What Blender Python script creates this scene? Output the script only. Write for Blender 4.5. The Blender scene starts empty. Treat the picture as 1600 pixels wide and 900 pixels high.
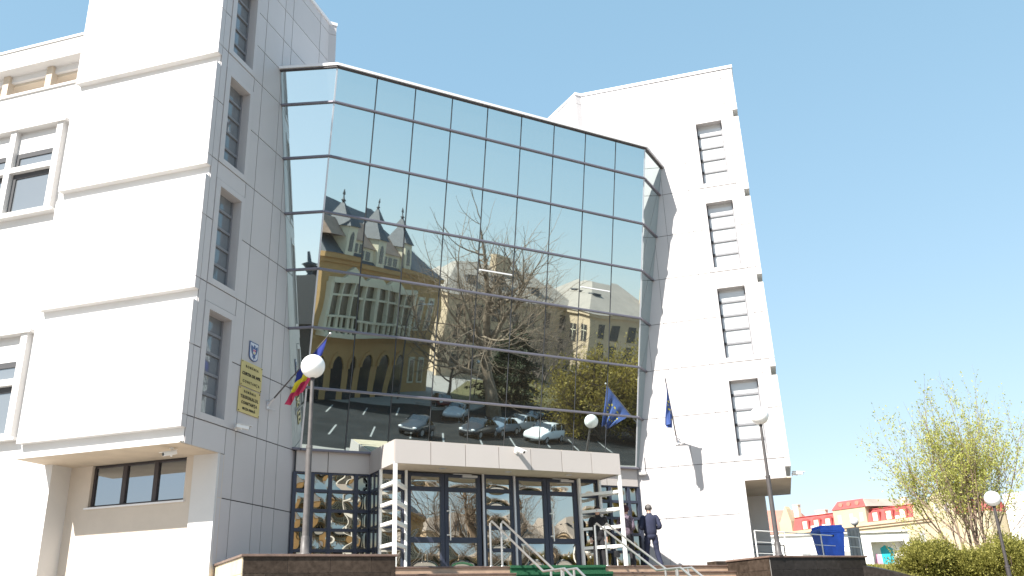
import bpy, bmesh, math, random
from mathutils import Vector, Matrix, noise as mnoise
R = math.radians
SC = bpy.context.scene
COL = SC.collection
K = 0.5 ** 0.5

# ------------------------------------------------------------------ helpers
class MB:
    """collects faces (with material slots) and links them as one mesh object"""
    def __init__(s):
        s.v = []; s.f = []; s.m = []; s.sm = []
    def face(s, pts, mi=0, smooth=False):
        b = len(s.v); s.v.extend([tuple(p) for p in pts])
        s.f.append(tuple(range(b, b + len(pts)))); s.m.append(mi); s.sm.append(smooth)
    def mesh(s, verts, faces, mi=0, smooth=False):
        b = len(s.v); s.v.extend([tuple(p) for p in verts])
        for f in faces:
            s.f.append(tuple(b + i for i in f)); s.m.append(mi); s.sm.append(smooth)
    def hexa(s, p, mi=0):
        """p: 8 points, bottom loop 0-3 and top loop 4-7"""
        s.mesh(p, [(0, 3, 2, 1), (4, 5, 6, 7), (0, 1, 5, 4), (1, 2, 6, 5), (2, 3, 7, 6), (3, 0, 4, 7)], mi)
    def box(s, x0, x1, y0, y1, z0, z1, mi=0, f=None):
        f = f or (lambda x, y, z: (x, y, z))
        s.hexa([f(x0, y0, z0), f(x1, y0, z0), f(x1, y1, z0), f(x0, y1, z0),
                f(x0, y0, z1), f(x1, y0, z1), f(x1, y1, z1), f(x0, y1, z1)], mi)
    def prism(s, poly, z0, z1, mi=0, f=None):
        f = f or (lambda x, y, z: (x, y, z))
        n = len(poly)
        v = [f(x, y, z0) for x, y in poly] + [f(x, y, z1) for x, y in poly]
        fs = [tuple(range(n - 1, -1, -1)), tuple(range(n, 2 * n))]
        fs += [(i, (i + 1) % n, n + (i + 1) % n, n + i) for i in range(n)]
        s.mesh(v, fs, mi)
    def tube(s, pts, rad, n=8, mi=0, smooth=True, cap=True):
        pts = [Vector(p) for p in pts]
        rad = rad if isinstance(rad, (list, tuple)) else [rad] * len(pts)
        vs = []; fs = []
        prev = None
        for i, p in enumerate(pts):
            if i == 0: t = pts[1] - pts[0]
            elif i == len(pts) - 1: t = pts[-1] - pts[-2]
            else: t = (pts[i + 1] - pts[i]).normalized() + (pts[i] - pts[i - 1]).normalized()
            if t.length < 1e-9: t = Vector((0, 0, 1))
            t.normalize()
            if prev is None:
                a = Vector((0, 0, 1)) if abs(t.z) < 0.9 else Vector((1, 0, 0))
                u = t.cross(a).normalized()
            else:
                u = (prev - t * prev.dot(t))
                if u.length < 1e-6: u = t.orthogonal()
                u.normalize()
            prev = u
            w = t.cross(u)
            for k in range(n):
                a = 2 * math.pi * k / n
                vs.append(p + (u * math.cos(a) + w * math.sin(a)) * rad[i])
        for i in range(len(pts) - 1):
            for k in range(n):
                fs.append((i * n + k, i * n + (k + 1) % n, (i + 1) * n + (k + 1) % n, (i + 1) * n + k))
        s.mesh(vs, fs, mi, smooth)
        if cap:
            s.mesh(vs[:n], [tuple(range(n - 1, -1, -1))], mi)
            s.mesh(vs[-n:], [tuple(range(n))], mi)
    def bar(s, p, q, w, h, mi=0, up=(0, 0, 1)):
        """rectangular bar from p to q, w across and h along 'up'"""
        p = Vector(p); q = Vector(q); t = (q - p).normalized(); up = Vector(up)
        u = t.cross(up)
        if u.length < 1e-6: u = t.cross(Vector((1, 0, 0)))
        u.normalize(); v = u.cross(t).normalized()
        a = u * w / 2; b = v * h / 2
        s.hexa([p - a - b, p + a - b, q + a - b, q - a - b, p - a + b, p + a + b, q + a + b, q - a + b], mi)
    def sphere(s, c, r, nu=20, nv=12, mi=0, sx=1, sy=1, sz=1):
        c = Vector(c); vs = [c + Vector((0, 0, -r * sz))]; fs = []
        for j in range(1, nv):
            a = -math.pi / 2 + math.pi * j / nv
            for i in range(nu):
                b = 2 * math.pi * i / nu
                vs.append(c + Vector((r * sx * math.cos(a) * math.cos(b), r * sy * math.cos(a) * math.sin(b), r * sz * math.sin(a))))
        vs.append(c + Vector((0, 0, r * sz)))
        for i in range(nu): fs.append((0, 1 + (i + 1) % nu, 1 + i))
        for j in range(nv - 2):
            for i in range(nu):
                a = 1 + j * nu
                fs.append((a + i, a + (i + 1) % nu, a + nu + (i + 1) % nu, a + nu + i))
        t = len(vs) - 1; a = 1 + (nv - 2) * nu
        for i in range(nu): fs.append((a + i, a + (i + 1) % nu, t))
        s.mesh(vs, fs, mi, True)
    def lathe(s, c, prof, n=16, mi=0, smooth=True):
        c = Vector(c); vs = []; fs = []
        for r, z in prof:
            for k in range(n):
                a = 2 * math.pi * k / n
                vs.append(c + Vector((r * math.cos(a), r * math.sin(a), z)))
        for i in range(len(prof) - 1):
            for k in range(n):
                fs.append((i * n + k, i * n + (k + 1) % n, (i + 1) * n + (k + 1) % n, (i + 1) * n + k))
        s.mesh(vs, fs, mi, smooth)
        s.mesh(vs[:n], [tuple(range(n - 1, -1, -1))], mi); s.mesh(vs[-n:], [tuple(range(n))], mi)
    def build(s, name, mats, parent=None, org=(0, 0, 0), recalc=True, bevel=0):
        ox, oy, oz = org
        me = bpy.data.meshes.new(name)
        me.from_pydata([(x - ox, y - oy, z - oz) for x, y, z in s.v], [], s.f)
        mats = mats if isinstance(mats, (list, tuple)) else [mats]
        for m in mats: me.materials.append(m)
        me.polygons.foreach_set('material_index', s.m)
        me.polygons.foreach_set('use_smooth', s.sm)
        if recalc:
            bm = bmesh.new(); bm.from_mesh(me)
            bmesh.ops.remove_doubles(bm, verts=bm.verts, dist=1e-6) if len(bm.verts) < 0 else None
            bmesh.ops.recalc_face_normals(bm, faces=bm.faces)
            bm.to_mesh(me); bm.free()
        me.update()
        o = bpy.data.objects.new(name, me); COL.objects.link(o)
        if bevel:
            md = o.modifiers.new('edge', 'BEVEL'); md.width = bevel; md.segments = 2; md.limit_method = 'ANGLE'
        if parent is not None: o.parent = parent
        else: o.location = org
        return o

def tag(o, label=None, cat=None, group=None, kind=None):
    if label: o['label'] = label
    if cat: o['category'] = cat
    if group: o['group'] = group
    if kind: o['kind'] = kind
    return o
def thing(name, label, cat, loc=(0, 0, 0), rz=0, group=None):
    o = bpy.data.objects.new(name, None); COL.objects.link(o)
    o.location = loc; o.rotation_euler = (0, 0, rz); o.empty_display_size = 0.2
    return tag(o, label, cat, group)
def copy_tree(o, parent=None):
    c = o.copy(); COL.objects.link(c); c.parent = parent
    for ch in list(o.children): copy_tree(ch, c)
    return c

# ------------------------------------------------------------------ materials
def mat(name, col, rough=0.6, metal=0.0, var=0.0, vscale=2.0, bump=0.0, bscale=20.0, spec=0.5, col2=None, stretch=None, trans=0.0):
    m = bpy.data.materials.new(name); m.use_nodes = True
    nt = m.node_tree; b = nt.nodes['Principled BSDF']
    b.inputs['Base Color'].default_value = (*col, 1); b.inputs['Roughness'].default_value = rough
    b.inputs['Metallic'].default_value = metal; b.inputs['Specular IOR Level'].default_value = spec
    tc = None
    def coords(sc):
        nonlocal tc
        if tc is None:
            tc = nt.nodes.new('ShaderNodeTexCoord')
        mp = nt.nodes.new('ShaderNodeMapping'); nt.links.new(tc.outputs['Object'], mp.inputs['Vector'])
        s = stretch or (1, 1, 1); mp.inputs['Scale'].default_value = (sc * s[0], sc * s[1], sc * s[2])
        return mp
    if var or col2:
        n = nt.nodes.new('ShaderNodeTexNoise'); n.inputs['Scale'].default_value = 1; n.inputs['Detail'].default_value = 6; n.inputs['Roughness'].default_value = .65
        nt.links.new(coords(vscale).outputs[0], n.inputs['Vector'])
        r = nt.nodes.new('ShaderNodeValToRGB')
        c2 = col2 or tuple(min(1, c * (1 + var)) for c in col)
        c1 = col if col2 else tuple(c * (1 - var) for c in col)
        r.color_ramp.elements[0].color = (*c1, 1); r.color_ramp.elements[1].color = (*c2, 1)
        r.color_ramp.elements[0].position = .32; r.color_ramp.elements[1].position = .68
        nt.links.new(n.outputs['Fac'], r.inputs['Fac']); nt.links.new(r.outputs['Color'], b.inputs['Base Color'])
    if bump:
        n = nt.nodes.new('ShaderNodeTexNoise'); n.inputs['Scale'].default_value = 1; n.inputs['Detail'].default_value = 4
        nt.links.new(coords(bscale).outputs[0], n.inputs['Vector'])
        bp = nt.nodes.new('ShaderNodeBump'); bp.inputs['Strength'].default_value = bump; bp.inputs['Distance'].default_value = .02
        nt.links.new(n.outputs['Fac'], bp.inputs['Height']); nt.links.new(bp.outputs['Normal'], b.inputs['Normal'])
    if trans:
        b.inputs['Transmission Weight'].default_value = trans
    return m

def islands(m, amt):
    # every panel or tile a shade apart from its neighbour
    nt = m.node_tree; b = nt.nodes['Principled BSDF']; inp = b.inputs['Base Color']
    gi = nt.nodes.new('ShaderNodeNewGeometry'); mr = nt.nodes.new('ShaderNodeMapRange'); mr.inputs['To Min'].default_value = 1 - amt; mr.inputs['To Max'].default_value = 1 + amt
    nt.links.new(gi.outputs['Random Per Island'], mr.inputs['Value'])
    mx = nt.nodes.new('ShaderNodeMix'); mx.data_type = 'RGBA'; mx.blend_type = 'MULTIPLY'; mx.inputs['Factor'].default_value = 1
    if inp.links: nt.links.new(inp.links[0].from_socket, mx.inputs['A'])
    else: mx.inputs['A'].default_value = inp.default_value
    nt.links.new(mr.outputs[0], mx.inputs['B']); nt.links.new(mx.outputs['Result'], inp)

def leafmat(name, c1, c2, transl=0.35):
    m = bpy.data.materials.new(name); m.use_nodes = True
    nt = m.node_tree; b = nt.nodes['Principled BSDF']; out = nt.nodes['Material Output']
    gi = nt.nodes.new('ShaderNodeNewGeometry')
    r = nt.nodes.new('ShaderNodeValToRGB'); r.color_ramp.elements[0].color = (*c1, 1); r.color_ramp.elements[1].color = (*c2, 1)
    nt.links.new(gi.outputs['Random Per Island'], r.inputs['Fac'])
    nt.links.new(r.outputs['Color'], b.inputs['Base Color']); b.inputs['Roughness'].default_value = .6; b.inputs['Specular IOR Level'].default_value = .25
    t = nt.nodes.new('ShaderNodeBsdfTranslucent'); nt.links.new(r.outputs['Color'], t.inputs['Color'])
    mx = nt.nodes.new('ShaderNodeMixShader'); mx.inputs['Fac'].default_value = transl
    nt.links.new(b.outputs[0], mx.inputs[1]); nt.links.new(t.outputs[0], mx.inputs[2]); nt.links.new(mx.outputs[0], out.inputs['Surface'])
    return m

def mirrorglass(name, tint, base=(.012, .014, .014), mix=.93, wob=.0, wscale=.5, rough=.012):
    """coated facade glass: tinted mirror over a dark body"""
    m = bpy.data.materials.new(name); m.use_nodes = True
    nt = m.node_tree; b = nt.nodes['Principled BSDF']; out = nt.nodes['Material Output']
    b.inputs['Base Color'].default_value = (*base, 1); b.inputs['Roughness'].default_value = .1
    g = nt.nodes.new('ShaderNodeBsdfAnisotropic') if False else nt.nodes.new('ShaderNodeBsdfGlossy')
    g.inputs['Color'].default_value = (*tint, 1); g.inputs['Roughness'].default_value = rough
    mx = nt.nodes.new('ShaderNodeMixShader'); mx.inputs['Fac'].default_value = mix
    nt.links.new(b.outputs[0], mx.inputs[1]); nt.links.new(g.outputs[0], mx.inputs[2]); nt.links.new(mx.outputs[0], out.inputs['Surface'])
    if wob:
        tc = nt.nodes.new('ShaderNodeTexCoord'); n = nt.nodes.new('ShaderNodeTexNoise')
        n.inputs['Scale'].default_value = wscale; n.inputs['Detail'].default_value = 1.5
        nt.links.new(tc.outputs['Object'], n.inputs['Vector'])
        bp = nt.nodes.new('ShaderNodeBump'); bp.inputs['Strength'].default_value = wob; bp.inputs['Distance'].default_value = .05
        nt.links.new(n.outputs['Fac'], bp.inputs['Height'])
        nt.links.new(bp.outputs['Normal'], g.inputs['Normal'])
    return m

M = {}
M['clad'] = mat('aluminium_composite_cladding', (.50, .475, .475), .42, var=.035, vscale=.5, bump=.02, bscale=1.2)
M['joint'] = mat('panel_joint', (.055, .055, .06), .8)
M['plaster'] = mat('white_plaster', (.60, .585, .575), .85, var=.04, vscale=.7, bump=.12, bscale=40)
M['soffit'] = mat('cream_soffit_board', (.52, .44, .35), .8, var=.1, vscale=1.2)
M['base_plaster'] = mat('beige_base_plaster', (.56, .49, .42), .85, var=.07, vscale=.9, bump=.15, bscale=30)
M['facade'] = mirrorglass('bronze_mirror_glass', (.65, .745, .75), base=(.16, .14, .11), mix=.91, wob=.012, wscale=.7)
M['doorglass'] = mirrorglass('door_glass', (.60, .59, .54), mix=.92, wob=.05, wscale=1.3)
M['screenglass'] = mirrorglass('porch_screen_glass', (.44, .43, .38), mix=.92, wob=.03, wscale=1.3)
M['winglass'] = mirrorglass('window_glass', (.42, .45, .48), base=(.05, .055, .06), mix=.75, wob=.015, wscale=.6)
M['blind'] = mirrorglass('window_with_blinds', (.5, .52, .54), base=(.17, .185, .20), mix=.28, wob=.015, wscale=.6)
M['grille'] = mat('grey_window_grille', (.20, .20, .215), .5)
M['blind_sunlit'] = mirrorglass('window_with_blinds_sunlit_tone', (.5, .52, .54), base=(.60, .60, .59), mix=.22, wob=.015, wscale=.6)  # blind panes again, the sun's paleness put into the base colour
M['alu'] = mat('anodised_transom', (.16, .15, .18), .35, metal=.3)
M['mullion'] = mat('glazing_joint', (.085, .09, .10), .5)
M['coping'] = mat('white_metal_coping', (.72, .71, .72), .4)
M['navy'] = mat('dark_blue_door_frame', (.032, .038, .062), .45)
M['silver'] = mat('silver_trim', (.62, .61, .63), .35, metal=.4)
M['whitesteel'] = mat('white_painted_steel', (.80, .79, .76), .45, var=.04, vscale=3)
M['fascia'] = mat('canopy_fascia', (.46, .42, .395), .45, var=.02, vscale=.6)
M['darkframe'] = mat('brown_window_frame', (.05, .04, .042), .5)
M['granite'] = mat('brown_granite', (.026, .018, .013), .45, col2=(.065, .048, .037), vscale=9, bump=.1, bscale=30, spec=.2)
M['granite_dark'] = mat('dark_granite', (.017, .0145, .013), .45, col2=(.035, .030, .028), vscale=9, bump=.1, bscale=30, spec=.2)
M['travertine'] = mat('beige_travertine', (.46, .38, .26), .6, col2=(.56, .48, .35), vscale=5, bump=.1, bscale=30)
M['tread'] = mat('brown_tread_stone', (.15, .10, .08), .5, var=.25, vscale=6, bump=.1, bscale=30)
M['riser'] = mat('tan_riser_stone', (.44, .31, .22), .6, var=.15, vscale=5, bump=.1, bscale=30)
M['carpet'] = mat('green_carpet', (.018, .10, .045), .95, var=.3, vscale=30, bump=.4, bscale=200)
M['steel'] = mat('brushed_steel', (.62, .60, .58), .28, metal=.85)
M['post'] = mat('grey_painted_pole', (.065, .058, .058), .5, var=.2, vscale=6)
M['post_light'] = mat('weathered_grey_pole', (.10, .09, .087), .5, var=.25, vscale=6)
M['post_dark'] = mat('dark_painted_pole', (.05, .043, .043), .5, var=.2, vscale=6)
M['globe'] = mat('opal_globe', (.86, .86, .84), .25)
M['globe_grey'] = mat('dusty_opal_globe', (.52, .52, .55), .35)
M['black'] = mat('black_plastic', (.02, .02, .022), .45)
M['white_plastic'] = mat('white_plastic', (.78, .77, .75), .4)
M['brass'] = mat('pale_brass_plate', (.56, .46, .20), .38, metal=.35, var=.08, vscale=3)
M['ink'] = mat('engraved_black', (.03, .025, .015), .7)
M['blue_enamel'] = mat('blue_enamel', (.05, .09, .22), .4)
M['pale_enamel'] = mat('pale_enamel', (.55, .58, .65), .4)
M['flag_red'] = mat('red_cloth', (.48, .035, .10), .85); M['flag_yellow'] = mat('yellow_cloth', (.68, .55, .03), .85); M['flag_blue'] = mat('navy_cloth', (.015, .03, .20), .85)
M['eu_blue'] = mat('blue_cloth', (.055, .10, .30), .85)
M['bin_blue'] = mat('blue_plastic_bin', (.035, .14, .72), .5, var=.2, vscale=2.5)
M['asphalt'] = mat('asphalt', (.028, .030, .031), .95, var=.3, vscale=.35, bump=.4, bscale=60, spec=.05)
M['paving'] = mat('grey_paving', (.27, .25, .225), .85, var=.12, vscale=.8, bump=.2, bscale=20)
M['kerb'] = mat('kerb_stone', (.42, .40, .37), .85, var=.1, vscale=2)
M['paint'] = mat('road_paint', (.30, .30, .29), .7, var=.12, vscale=3)
M['grass'] = mat('short_grass', (.06, .055, .015), .95, col2=(.12, .105, .035), vscale=1.6, bump=.8, bscale=40)
M['ochre'] = mat('ochre_stucco', (.48, .285, .115), .85, var=.08, vscale=.5, bump=.1, bscale=10)
M['cream'] = mat('cream_stucco', (.72, .64, .48), .85, var=.06, vscale=.6)
M['slate'] = mat('dark_slate', (.075, .078, .088), .6, var=.2, vscale=1.5, bump=.3, bscale=8)
M['tanroof'] = mat('tan_roof_tiles', (.36, .25, .19), .8, var=.15, vscale=1.2, bump=.4, bscale=9)
M['stone'] = mat('limestone_wall', (.48, .365, .245), .9, var=.12, vscale=.5, bump=.3, bscale=5)
M['brown_pane'] = mat('brownish_window_glass', (.13, .105, .075), .2)
M['backlit_slate'] = mat('slate_backlit_tone', (.035, .033, .034), .8, spec=.1)  # villa roof, its backlit shade put into the colour
M['backlit_stone'] = mat('stone_backlit_tone', (.07, .058, .05), .9, var=.12, vscale=.5)  # villa wall, darkened the same way for its side turned from the sun
M['metalroof'] = mat('grey_sheet_roof', (.30, .255, .215), .6, var=.12, vscale=.4)
M['dark_opening'] = mat('dark_window_glass', (.03, .033, .036), .15)
M['redroof'] = mat('red_mansard_roof', (.36, .065, .06), .6, var=.12, vscale=.6)
M['rusty_roof'] = mat('faded_red_tiles', (.36, .16, .12), .8, var=.12, vscale=.6)
M['cream_wall'] = mat('pale_cream_wall', (.42, .355, .235), .85, var=.05, vscale=.3)
M['white_wall'] = mat('whitewashed_wall', (.82, .80, .77), .85, var=.04, vscale=.6)
M['concrete'] = mat('raw_concrete', (.36, .35, .34), .85, var=.15, vscale=2, stretch=(4, 4, .6))
M['turquoise'] = mat('turquoise_spray_paint', (.02, .45, .55), .7); M['pink'] = mat('pink_spray_paint', (.70, .35, .50), .7)
M['sprayblue'] = mat('blue_spray_paint', (.06, .16, .42), .7)
M['bark'] = mat('grey_brown_bark', (.13, .10, .08), .9, var=.3, vscale=3, bump=.5, bscale=12)
M['bark_pale'] = mat('pale_plane_bark', (.32, .24, .17), .9, col2=(.16, .11, .075), vscale=2, bump=.5, bscale=12)
M['bark_red'] = mat('reddish_twig_bark', (.24, .17, .13), .9, var=.3, vscale=5)
M['leaf_spring'] = leafmat('spring_leaf', (.36, .38, .07), (.60, .60, .20), .5)
M['leaf_bush'] = leafmat('olive_bush_leaf', (.12, .125, .022), (.40, .37, .10), .4)
M['leaf_conifer'] = leafmat('dark_conifer_needle', (.012, .022, .010), (.05, .06, .025), .15)
M['leaf_willow'] = leafmat('yellow_green_leaf', (.20, .155, .03), (.42, .33, .08), .4)
M['skin'] = mat('skin', (.50, .30, .22), .5); M['hair_dark'] = mat('dark_hair', (.025, .018, .014), .6)
M['hair_grey'] = mat('short_grey_hair', (.10, .09, .085), .7)
M['uniform'] = mat('navy_uniform_cloth', (.018, .022, .050), .85, var=.2, vscale=8, bump=.3, bscale=14)
M['trouser'] = mat('dark_trouser_cloth', (.020, .022, .036), .85, var=.2, vscale=8, bump=.3, bscale=14)
M['black_cloth'] = mat('black_cloth', (.014, .013, .016), .9, var=.2, vscale=8)
M['print_cloth'] = mat('printed_dark_cloth', (.03, .022, .035), .9, col2=(.20, .15, .19), vscale=28)
M['maroon'] = mat('maroon_knit', (.055, .018, .024), .95)
M['shoe'] = mat('black_leather', (.012, .012, .012), .4)
M['tyre'] = mat('rubber_tyre', (.02, .02, .02), .85); M['rim'] = mat('alloy_rim', (.5, .5, .52), .35, metal=.7)
M['carglass'] = mirrorglass('car_glass', (.30, .32, .33), mix=.5)
M['lens'] = mat('headlamp_lens', (.75, .75, .74), .15); M['taillens'] = mat('tail_lamp_lens', (.4, .02, .02), .25)
def carpaint(name, c):
    m = mat(name, c, .35); m.node_tree.nodes['Principled BSDF'].inputs['Coat Weight'].default_value = .7
    m.node_tree.nodes['Principled BSDF'].inputs['Coat Roughness'].default_value = .06
    return m

for k_, a_ in (('clad', .045), ('granite', .22), ('granite_dark', .22), ('travertine', .08), ('fascia', .03), ('riser', .06)): islands(M[k_], a_)
# ------------------------------------------------------------------ building grid
# The building is laid out on a half-storey module of 1.5 m; grid coordinates (u, v, z)
S = 1.5
ZL = 5.8146                     # world height of the underside of the glass bay (z = 0)
def H(u, v, z): return (u * S, v * S, ZL + z * S)
W_, SCN, SG, HS = 3.4819, 2.994, 2.046, .389
ZP = -1.98                      # terrace level on the grid
PZ = ZL + ZP * S                # terrace level in metres
def tower_map(sg):
    """(s along the splayed inner face, A along the outer face, z) -> world"""
    def f(s, A, z):
        return H(sg * (W_ + (s + A) * K), (A - s) * K, z)
    return f
SKY_STRENGTH, SUN_STRENGTH, EXPOSURE = .13, 4.4, 1.42
SKY_RESPONSE = ((.56, 1.04), (.42, 1.41), (.38, 1.60))
# ------------------------------------------------------------------ the courthouse
ORG = (0.0, 0.0, PZ)
court = thing('courthouse', 'white panelled courthouse with a leaning mirror glass bay between two angled towers', 'building', ORG)
def cb(mb, name, mats, parent=None, bevel=0):
    return mb.build(name, mats, parent or court, ORG, bevel=bevel)

GAP = .0115
COLS = [-.05, .52, .86, 1.135, 1.705, 1.953, 2.725, SCN]
ROWS = [ZP, -1, 0, 1, 2, 3, 4, 5, 6, 6.68, 7.36, 8.03, 8.70]
LEDGE = .105
FLOORS = [0, 2, 4, 6]
def box_zones():      # proud storey bands of the outer face
    z = [(2 * k - .17, 2 * k + 1.65) for k in range(3)] + [(5.83, 7.65), (7.83, 8.92)]
    return z
for sg in (-1, 1):
    f = tower_map(sg)
    # --- structural core, outer wall and wing
    mb = MB()
    mb.box(.53, SCN - LEDGE - .02, .175, 2.69, -.36, 8.94, 0, f)                # tower
    mb.box(-.25, .53, .03, .6, -.36, 6.55, 0, f)                               # wall beside the bay
    mb.box(SCN - LEDGE - .02, SCN - LEDGE, .014, 2.69, -.36, 8.94, 0, f)       # groove backs
    for z0, z1 in box_zones():
        mb.box(SCN - LEDGE, SCN, .012, 2.70, z0, z1, 0, f)
    mb.box(SCN - LEDGE, SCN - .02, .012, 2.70, -.388, -.36, 0, f)
    SI = -.54; yr = -SI * K
    mb.box(SI + .01, .53, .036, 2.69, 6.6, 8.94, 0, f)
    x0, x1 = sorted((sg * (W_ + SI * K - .15), sg * (W_ + SI * K + .40)))
    rt_ = MB(); rt_.box(x0 * S, x1 * S, yr * S, 5.2, ZL + 6.6 * S, ZL + 8.695 * S); rt_.box(x0 * S, x1 * S, yr * S, 5.2, ZL + 8.706 * S, ZL + 8.94 * S)
    cb(rt_, 'parapet_return', M['clad'])
    cb(mb, 'tower_wall', M['plaster'])
    # --- soffit of the overhang
    mb = MB()
    mb.box(SG - .02, SCN - .025, .006, 2.695, -.389, -.365, 0, f)
    cb(mb, 'overhang_soffit', M['soffit'])
    # --- roof coping
    mb = MB()
    mb.box(SI - .02, SCN + .02, -.025, .10, 8.93, 9.0, 0, f); mb.box(SCN - .10, SCN + .02, .10, 2.72, 8.93, 9.0, 0, f)
    mb.box((x0 - .015) * S, (x1 + .015) * S, (yr - .02) * S, 5.2, ZL + 8.936 * S, ZL + 9.004 * S)
    cb(mb, 'roof_coping', M['coping'])
    # --- cladding panels of the inner face
    mb = MB()
    def cell(s0, s1, z0, z1):
        mb.box(s0, s1, .013, .035, z0, z1, 1, f)
        g = GAP / 2 if sg > 0 else .0078
        gv = g if sg < 0 else g * .5
        mb.box(s0 + gv, s1 - gv, -.001, .0125, z0 + g, z1 - g, 0, f)
    for i in range(len(COLS) - 1):
        c0, c1 = COLS[i], COLS[i + 1]
        if i == 5:      # the window column
            cell(c0, c1, -.388, .0)
            for k in FLOORS:
                if k < 6: cell(c0, c1, k + 1.72, k + 2)
            cell(c0, c1, 7.72, 8.03); cell(c0, c1, 8.03, 8.70); cell(c0, c1, 8.70, 8.93)
            cell(c0, SG, ZP, -1); cell(c0, SG, -1, -.388)
            continue
        zr = ROWS + [8.93]
        for a, b in zip(zr[:-1], zr[1:]):
            if i == 0 and a > 6.6:
                cell(SI, -.174, a, b); continue
            if i == 1 and a > 6.6:
                cell(-.174, COLS[2], a, b); continue
            if i == 6:
                if b <= -.5: continue
                a2 = max(a, -.388)
                if b <= a2: continue
                cell(c0, SCN - LEDGE - .004, a2, b)
            else:
                cell(c0, c1, a, b)
    cb(mb, 'cladding', [M['clad'], M['joint']])
    for z0, z1 in box_zones():
        mb = MB(); zz = [z0] + [r for r in ROWS if z0 + .05 < r < z1 - .05] + [z1]
        for a, b in zip(zz[:-1], zz[1:]):
            mb.box(SCN - LEDGE - .0035, SCN - .001, -.001, .0115, a + (GAP / 2 if a != z0 else 0), b - (GAP / 2 if b != z1 else 0), 0, f)
        cb(mb, 'corner_trim', M['clad'])
    # --- slot windows of the inner face
    for k in FLOORS:
        a0, a1, z0, z1 = 2.04, 2.61, k + .10, k + 1.62
        o0, o1, p0, p1 = 1.955, 2.722, k + .004, k + 1.716
        mb = MB()
        for b in ((o0, a0, p0, p1), (a1, o1, p0, p1), (a0, a1, p0, z0), (a0, a1, z1, p1)):
            mb.box(b[0], b[1], -.012, .03, b[2], b[3], 0, f)
        # reveals
        mb.box(a0 - .03, a0, .03, .172, z0, z1, 0, f); mb.box(a1, a1 + .03, .03, .172, z0, z1, 0, f)
        mb.box(a0 - .03, a1 + .03, .03, .172, z0 - .03, z0, 0, f); mb.box(a0 - .03, a1 + .03, .03, .172, z1, z1 + .03, 0, f)
        wf = cb(mb, 'window', M['clad'])
        mb = MB(); mb.box(a0, a1, .155, .17, z0, z1, 0, f)
        cb(mb, 'pane', M['blind'] if sg < 0 else M['blind_sunlit'], wf)  # right panes coloured as sunlit, left ones as shaded
        mb = MB()
        for j in range(1, 5):
            z = z0 + (z1 - z0) * (j / 5 + .02)
            mb.box(a0 + .03, a1 - .03, .13, .1552, z - .02, z + .02, 0, f)
        mb.box(a0, a0 + .03, .135, .1552, z0, z1, 0, f); mb.box(a1 - .03, a1, .135, .1552, z0, z1, 0, f)
        cb(mb, 'window_grille', M['grille'], wf)
        for j in range(1, 5):
            if sg < 0: break
            z = z0 + (z1 - z0) * (j / 5 + .02); mb = MB()
            mb.box(a0 + .004, a0 + .055, .105, .129, z - .026, z + .026, 0, f)  # small dark block at the left end of each bar, right tower only
            cb(mb, 'end_block', M['black'], wf)
    # --- base under the overhang, with its strip window
    mb = MB(); zb = -3.9
    a0, a1, z0, z1 = .55, 2.17, -1.0, -.40
    mb.box(1.93, SG, .0, a0, zb, -.389, 0, f); mb.box(1.93, SG, a1, 2.66, zb, -.389, 0, f)
    mb.box(1.93, SG, a0, a1, zb, z0, 0, f); mb.box(.0, 1.93, .04, 2.6, zb, -.40, 0, f)
    pm_ = MB(); pm_.box(SG + .001, SG + .05, .0, .40, zb, -.389, 0, f); cb(pm_, 'corner_pier', M['plaster'])
    cb(mb, 'base_wall', M['base_plaster'])
    mb = MB()
    n = 3; w = (a1 - a0) / n
    mb.box(1.955, 1.99, a0, a1, z0, z0 + .035, 0, f); mb.box(1.955, 1.99, a0, a1, z1 - .02, z1 + .008, 0, f)
    for j in range(n + 1):
        c = a0 + w * j; mb.box(1.955, 1.995, max(a0, c - .035), min(a1, c + .035), z0 + .035, z1 - .02, 0, f)
    sw = cb(mb, 'strip_window', M['darkframe'])
    for j in range(n):
        mb = MB(); t = .012 if j == 2 else 0
        c0, c1 = a0 + w * j + .036, a0 + w * (j + 1) - .036
        mb.box(1.948 + t, 1.962 + t, c0, c1, z0 + .036, z1 - .021, 0, f)
        cb(mb, 'pane', M['winglass'], sw)
    mb = MB(); mb.box(2.0, SG + .035, a0 - .03, a1 + .04, z0 - .025, z0, 0, f)
    cb(mb, 'sill', M['coping'], sw)
    # --- lower wing behind the tower
    sw0 = SCN - .57
    mb = MB()
    AE = 9.0 if sg < 0 else 4.4
    mb.box(-.6, sw0, 2.55, AE, zb, 6.39, 0, f)
    mb.box(-.6, sw0 - .55, 2.6, AE, 6.39, 7.0, 0, f)
    mb.box(-.6, sw0, 2.55, AE, 6.99, 7.36, 0, f)
    mb.box(-.6, sw0 + .02, 2.55, AE, 7.36, 7.41, 0, f)
    mb.box(sw0 - .03, sw0 + .03, 2.7, AE, 6.345, 6.392, 0, f)
    mb.box(sw0 - .3, sw0 - .22, 2.6, AE, 6.86, 6.99, 0, f)
    cb(mb, 'wing_wall', M['plaster'])
    mb = MB()
    for j in range(4 if sg < 0 else 1):
        A = 3.05 + j * .97
        mb.box(sw0 - .30, sw0 - .16, A, A + .13, 6.39, 6.985, 0, f)
    mb.box(sw0 - .45, sw0 - .28, 2.6, AE, 6.81, 6.87, 0, f)
    cb(mb, 'loggia_beam', M['soffit'])
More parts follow.
